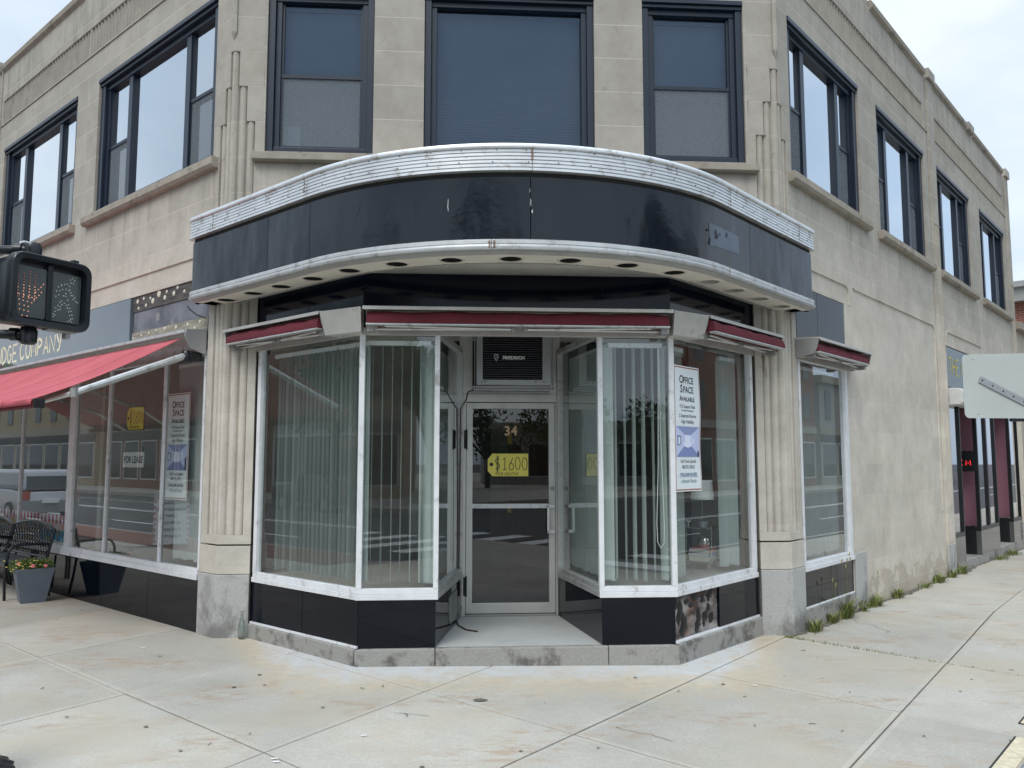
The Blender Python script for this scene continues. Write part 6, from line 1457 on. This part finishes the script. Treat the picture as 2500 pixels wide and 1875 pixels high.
mb = MB(); mb.box(SF, .62, .66, -.16, -.004, 1.90, 2.30); mb.tube([SF.P(.64, -.12, -.05), SF.P(.64, -.12, 3.0)], .03, n=14); mb.build('post', SB, RS)
mb = MB(); mb.box(SF, .35, .62, -.03, -.005, 1.925, 1.947); mb.build('clamp', SB, RS, bevel=.004)

# ------------------------------------------------------------------ weeds along the wall
WG = [mat('weed green', (.16, .20, .055), .7, var=.3, scale=14), mat('weed yellow', (.33, .30, .12), .8)]
def weed(u, d, n, hgt, spread, lab, heads=0, leafy=False):
    base = FR.P(u, d, 0); base.z = gz(base.x); r_ = random.Random(int(u*50))
    mb = MB()
    for k in range(n):
        a = r_.uniform(0, 2*math.pi); b = base+Vector((math.cos(a), math.sin(a), 0))*r_.uniform(0, spread*.5)+FR.u*r_.gauss(0, spread*.5); h = hgt*.82*r_.uniform(.2, 1.1)**1.1; l = h*r_.uniform(.25, .9)
        out = (Vector((math.cos(a), math.sin(a), 0))+FR.n*.35).normalized(); w = r_.uniform(.005, .010)*(1.4 if leafy else 1); sd = Vector((-out.y, out.x, 0))
        rows = []
        for i in range(5):
            t = i/4; c = b+out*l*t**1.6+Vector((0, 0, h*(t-.35*t**3))); ww = w*(1-t)**.7+.0004; rows.append([c-sd*ww, c+sd*ww])
        mb.grid(rows, 1 if r_.random() < .18 else 0)
    for k in range(heads):
        a = r_.uniform(-.25, .25); h = hgt*r_.uniform(1.35, 1.9); b = base+FR.u*r_.gauss(0, spread*.6); tp_ = b+Vector((0, 0, h))+FR.u*a*.3+FR.n*r_.uniform(0, .08); mid = b.lerp(tp_, .55)+Vector((0, 0, .01)); mb.tube([b, mid, tp_], [.0014, .0012, .001], n=4)
        dr = (tp_-mid).normalized(); mb.tube([tp_, tp_+dr*.018, tp_+dr*.04, tp_+dr*.055], [.002, .0065, .006, .001], 1, n=6)
    if leafy: leafball(mb, base+Vector((0, 0, .07)), .07, 130, .03)
    o = mb.build('weed', WG, None, normals=False); tag(o, lab, 'weed', 'weeds growing along the foot of the right wall')
weed(.34, .09, 95, .24, .10, 'leafy weed tuft at the outer corner of the right pier base')
weed(.93, .05, 90, .22, .08, 'weed tuft beneath the left half of the single right window', 2)
weed(1.33, .05, 170, .36, .12, 'tallest weed with yellow seed heads beneath the single right window', 5)
weed(1.88, .06, 20, .12, .06, 'rounded grey green broadleaf weed beside the tall one', 0, True)
weed(2.34, .05, 120, .26, .12, 'spiky weed tuft where the stone wall begins', 1)
weed(3.20, .05, 90, .22, .10, 'lone weed tuft midway along the blank stone wall')
weed(4.45, .05, 60, .16, .16, 'small sparse weed further along the blank stone wall')
weed(5.15, .05, 130, .24, .18, 'broad weed tuft just before the second pilaster')
weed(5.88, .06, 80, .22, .12, 'weed tuft at the foot of the second pilaster')
weed(6.45, .06, 100, .26, .14, 'weed tuft just past the second pilaster')
weed(9.2, .08, 110, .14, .28, 'low spreading weed at the mauve shop step'); weed(10.3, .08, 130, .20, .30, 'denser weed at the far end of the mauve shop step')
mb = MB(); r_ = random.Random(41); rows = []
for i in range(240):
    u = -.1+i*.05; w = .015+.05*max(0, math.sin(u*2.1)+r_.uniform(-.5, .6))+r_.uniform(0, .025); rows.append([FR.P(u, .005, gz(FR.P(u, 0, 0).x)+.012), FR.P(u, w*.6, gz(FR.P(u, 0, 0).x)+.009), FR.P(u, w, gz(FR.P(u, 0, 0).x)+.003)])
mb.grid(rows, 0, True); mb.build('wall_foot_dirt', mat('gritty dirt', (.13, .115, .085), .95, var=.45, scale=30, bmp=.5), sw, normals=False)
mb = MB(); r_ = random.Random(40)
for k in range(420):      # fine growth in the pavement crack that meets the pier
    t = r_.random()**1.7; p = W(3.79, 0).lerp(W(3.70, -1.95), t)+Vector((r_.gauss(0, .012), r_.gauss(0, .012), 0)); p.z = gz(p.x); h = r_.uniform(.006, .028)*(1.4-t); a = r_.uniform(0, 6.28); q = Vector((math.cos(a), math.sin(a), 0))
    mb.face([p-q*.003, p+q*.003, p+q*.012+Vector((0, 0, h))])
tag(mb.build('crack_moss', WG[0], None, normals=False), 'thin line of moss and grass in the pavement joint', 'moss', kind='stuff')

# ------------------------------------------------------------------ things reflected in the glass: cars, trees, post, board
TY = flat('tyre', (.02, .02, .02), .8); CG = flat('car glass', (.02, .025, .03), .08)
def car(p, rz, col, lab, suv=False):
    t = thing('parked_car', lab, 'car', p, 'cars on the streets reflected in the shop glass', rz); pm = mat('paint '+lab[:9], col, .25, .1, var=.02, coat=.6)
    L, Wd = 4.6, 1.8; hh = 1.70 if suv else 1.42
    side = [(-2.25, .30), (-2.3, .70), (-2.2, .98), (-1.25, 1.05), (1.15, 1.05), (2.2, 1.0), (2.3, .62), (2.25, .30)]
    if not suv: side[3] = (-1.15, .98)
    def sec(prof, w0, w1, nm, m, par):
        mb = MB(); rows = [[Vector((x, y*(w0 if z < 1.02 else w1), z)) for x, z in prof] for y in (-1, -.97, .97, 1)]
        rows[0] = [Vector((x*.985, -w0, z*.98+.01)) for x, z in prof]; rows[3] = [Vector((x*.985, w0, z*.98+.01)) for x, z in prof]
        mb.grid(rows, 0, False, True); mb.face(rows[0]); mb.face(rows[3]); o = mb.build(nm, m, par, bevel=.11, local=True); o.modifiers['bevel'].segments = 4; return o
    sec(side, .90, .88, 'body', pm, t)
    cab = [(-1.45, .99), (-.75, hh), (.45, hh), (1.15, 1.0)] if not suv else [(-2.15, 1.03), (-1.9, hh), (.45, hh), (1.15, 1.03)]
    sec(cab, .78, .70, 'cabin', pm, t)
    mb = MB()
    for sy in (-1, 1):
        fr_ = lambda t, z_: Vector(((cab[0][0]+.12+(cab[1][0]-cab[0][0])*(z_-1.0)/(hh-1))*(1-t)+(cab[3][0]-.12+(cab[2][0]-cab[3][0])*(z_-1.0)/(hh-1))*t, sy*(.795-.085*(z_-1)/(hh-1)+.01), z_))
        for t0, t1 in (((.0, .28), (.31, .62), (.65, 1.)) if suv else ((.02, .48), (.52, .98))): mb.face([fr_(t0, 1.08), fr_(t1, 1.08), fr_(t1, hh-.12), fr_(t0, hh-.12)])
    mb.build('side_glass', CG, t, local=True, normals=False)
    mb = MB()
    for (a, b) in ((cab[0], cab[1]), (cab[3], cab[2])):
        o = -.01 if a[0] < 0 else .01; mb.face([Vector((a[0]+o, -.68, a[1]+.06)), Vector((a[0]+o, .68, a[1]+.06)), Vector((b[0]+o, .62, b[1]-.06)), Vector((b[0]+o, -.62, b[1]-.06))])
    mb.build('windscreen', CG, t, local=True, normals=False)
    for x in (-1.4, 1.4):
        for y in (-.86, .86):
            mb = MB(); mb.lathe((x, y-.1, .33), [(.0, 0), (.33, 0), (.33, .2), (0, .2)], 0, 20, (0, 1, 0)); w = mb.build('wheel', TY, t, local=True)
            mb = MB(); mb.lathe((x, y-.105, .33), [(.0, 0), (.2, 0), (.2, .21), (0, .21)], 0, 14, (0, 1, 0)); mb.build('rim', M['galv'], w, local=True)
    mb = MB(); mb.cube(2.24, 2.30, -.8, -.5, .68, .84); mb.build('headlight', M['white'], t, local=True); mb = MB(); mb.cube(2.24, 2.30, .5, .8, .68, .84); mb.build('headlight', M['white'], t, local=True)
    mb = MB(); mb.cube(-2.33, -2.26, -.84, -.62, .74, 1.0); mb.build('tail_light', RA, t, local=True); mb = MB(); mb.cube(-2.33, -2.26, .62, .84, .74, 1.0); mb.build('tail_light', RA, t, local=True)
    mb = MB(); mb.cube(-2.34, -2.28, -.26, .26, .62, .76); mb.build('number_plate', M['white'], t, local=True)
    return t
RA = mat('far red awning', (.36, .05, .04), .8)
dirL = math.atan2(S, -S); dirR = math.atan2(S, S)
car(W(-6.2, 28, -.34), dirL, (.36, .37, .39), 'silver estate car parked by the left kerb', True); car(W(-13, 15, -.34), dirL, (.70, .70, .70), 'white saloon car on the far lane of the left street'); car(W(-15.2, 24, -.34), dirL, (.05, .05, .06), 'dark saloon car parked far down the left street')
car(W(12, -12.5, -.34), dirR, (.6, .6, .6), 'pale estate car on the right street', True); car(W(20, -13.5, -.34), dirR, (.10, .10, .11), 'charcoal car on the right street')
TB = mat('bark', (.10, .08, .06), .9, var=.2, scale=8); TF_ = mat('tree leaves', (.045, .085, .028), .8, var=.5, scale=1.2)
def tree(p, h, r, n, seed, lab):
    global rnd
    rnd = random.Random(seed); t = thing('street_tree', lab, 'tree', p, 'trees reflected in the shop glass'); p = Vector(p)
    mb = MB(); mb.tube([p, p+Vector((.05, 0, h*.3)), p+Vector((0, .1, h*.6))], [h*.03, h*.022, h*.012], n=8)
    cs = []
    for k in range(12):
        a = rnd.uniform(0, 6.28); q = p+Vector((math.cos(a)*r*rnd.uniform(.2, .7), math.sin(a)*r*rnd.uniform(.2, .7), h*rnd.uniform(.42, .9))); cs.append(q); mb.tube([p+Vector((0, 0, h*.32)), p.lerp(q, .7)+Vector((0, 0, h*.1)), q], [h*.012, h*.008, .01], n=5)
    mb.build('trunk', TB, t)
    mb = MB()
    for q in cs: leafball(mb, q, r*rnd.uniform(.28, .5), n, .30, .8)
    mb.build('crown', TF_, t, normals=False)
tree(W(-17.8, 12, -.2), 7.5, 3.0, 260, 1, 'leafy street tree opposite the left shopfront'); tree(W(-18, 27, -.2), 9, 3.4, 260, 2, 'tall street tree far down the left street'); tree((-1.2, -21, -.2), 7.0, 2.2, 220, 3, 'dark street tree behind the crossing on the left')
tree(W(-17.6, 19.5, -.2), 6.5, 2.4, 220, 21, 'middle street tree opposite the left shopfront'); tree(W(20, -17.4, -.2), 6.5, 2.3, 200, 22, 'second street tree across the right street')
tree(W(14, -17.2, -.2), 6.0, 2.2, 200, 4, 'small street tree across the right street')
for k, (x, y, h) in enumerate(((2, -38, 6), (7, -40, 7), (12, -37, 5.6), (17, -41, 7.2), (22, -38, 6.4), (28, -36, 7.5))):
    tree((x, y, -.3), h, 3.0, 130, 10+k, ('first', 'second', 'third', 'fourth', 'fifth', 'sixth')[k]+' round tree from the left in the distant row behind the crossing')
UP = thing('utility_pole', 'dark utility pole behind the crossing with one wire arm', 'pole', (-2.4, -3.2, -.1))
mb = MB(); mb.tube([(-2.4, -3.2, -.3), (-2.4, -3.2, 9)], [.15, .11], n=14); mb.build('post', mat('pole wood', (.05, .04, .035), .8), UP)
mb = MB(); mb.tube([(-3.4, -3.2, 8.3), (-1.4, -3.2, 8.3)], .05); mb.build('crossarm', TB, UP)
AB = thing('pavement_board', 'white folding pavement board with red striped edge seen in the left window glass', 'board', (-10.4, 11.4, 0))
_n = Vector((.93, -.36, 0)).normalized(); AFm = Fr((-10.75, 11.35, 0), (-_n.y, _n.x, 0), _n)
for sg, tilt in ((1, -.30), (-1, .30)):
    class BF2:
        n = AFm.n
        def P(s, u, d, z): return AFm.P(u, (.28 if sg > 0 else -.28)+sg*d+tilt*z, z)
    bf = BF2(); mb = MB(); mb.hexa([bf.P(-.32, 0, .05), bf.P(.32, 0, .05), bf.P(.32, -.025, .05), bf.P(-.32, -.025, .05), bf.P(-.32, 0, 1.05), bf.P(.32, 0, 1.05), bf.P(.32, -.025, 1.05), bf.P(-.32, -.025, 1.05)]); mb.build('panel', M['white'], AB)
    if sg > 0:
        mb = MB()
        for k in range(9):
            z = .08+k*.105
            for a in (-.31, .28): mb.face([bf.P(a, .002, z), bf.P(a+.03, .002, z+.02), bf.P(a+.03, .002, z+.07), bf.P(a, .002, z+.05)])
        mb.build('stripes', sc_[0], AB, normals=False)
        mb = MB()
        for i, tx in enumerate(('NUTMEG FUDGE', 'ICE CREAM', 'HOMEMADE FUDGE', 'CANDY', 'MILKSHAKES', 'COLD BREW', 'BUBBLE TEAS')): text_mb(mb, tx, .072, bf, 0, .003, .93-i*.125, 1, 0, .001, sx=.85)
        mb.build('writing', flat('board print', (.05, .18, .22)), AB, normals=False)
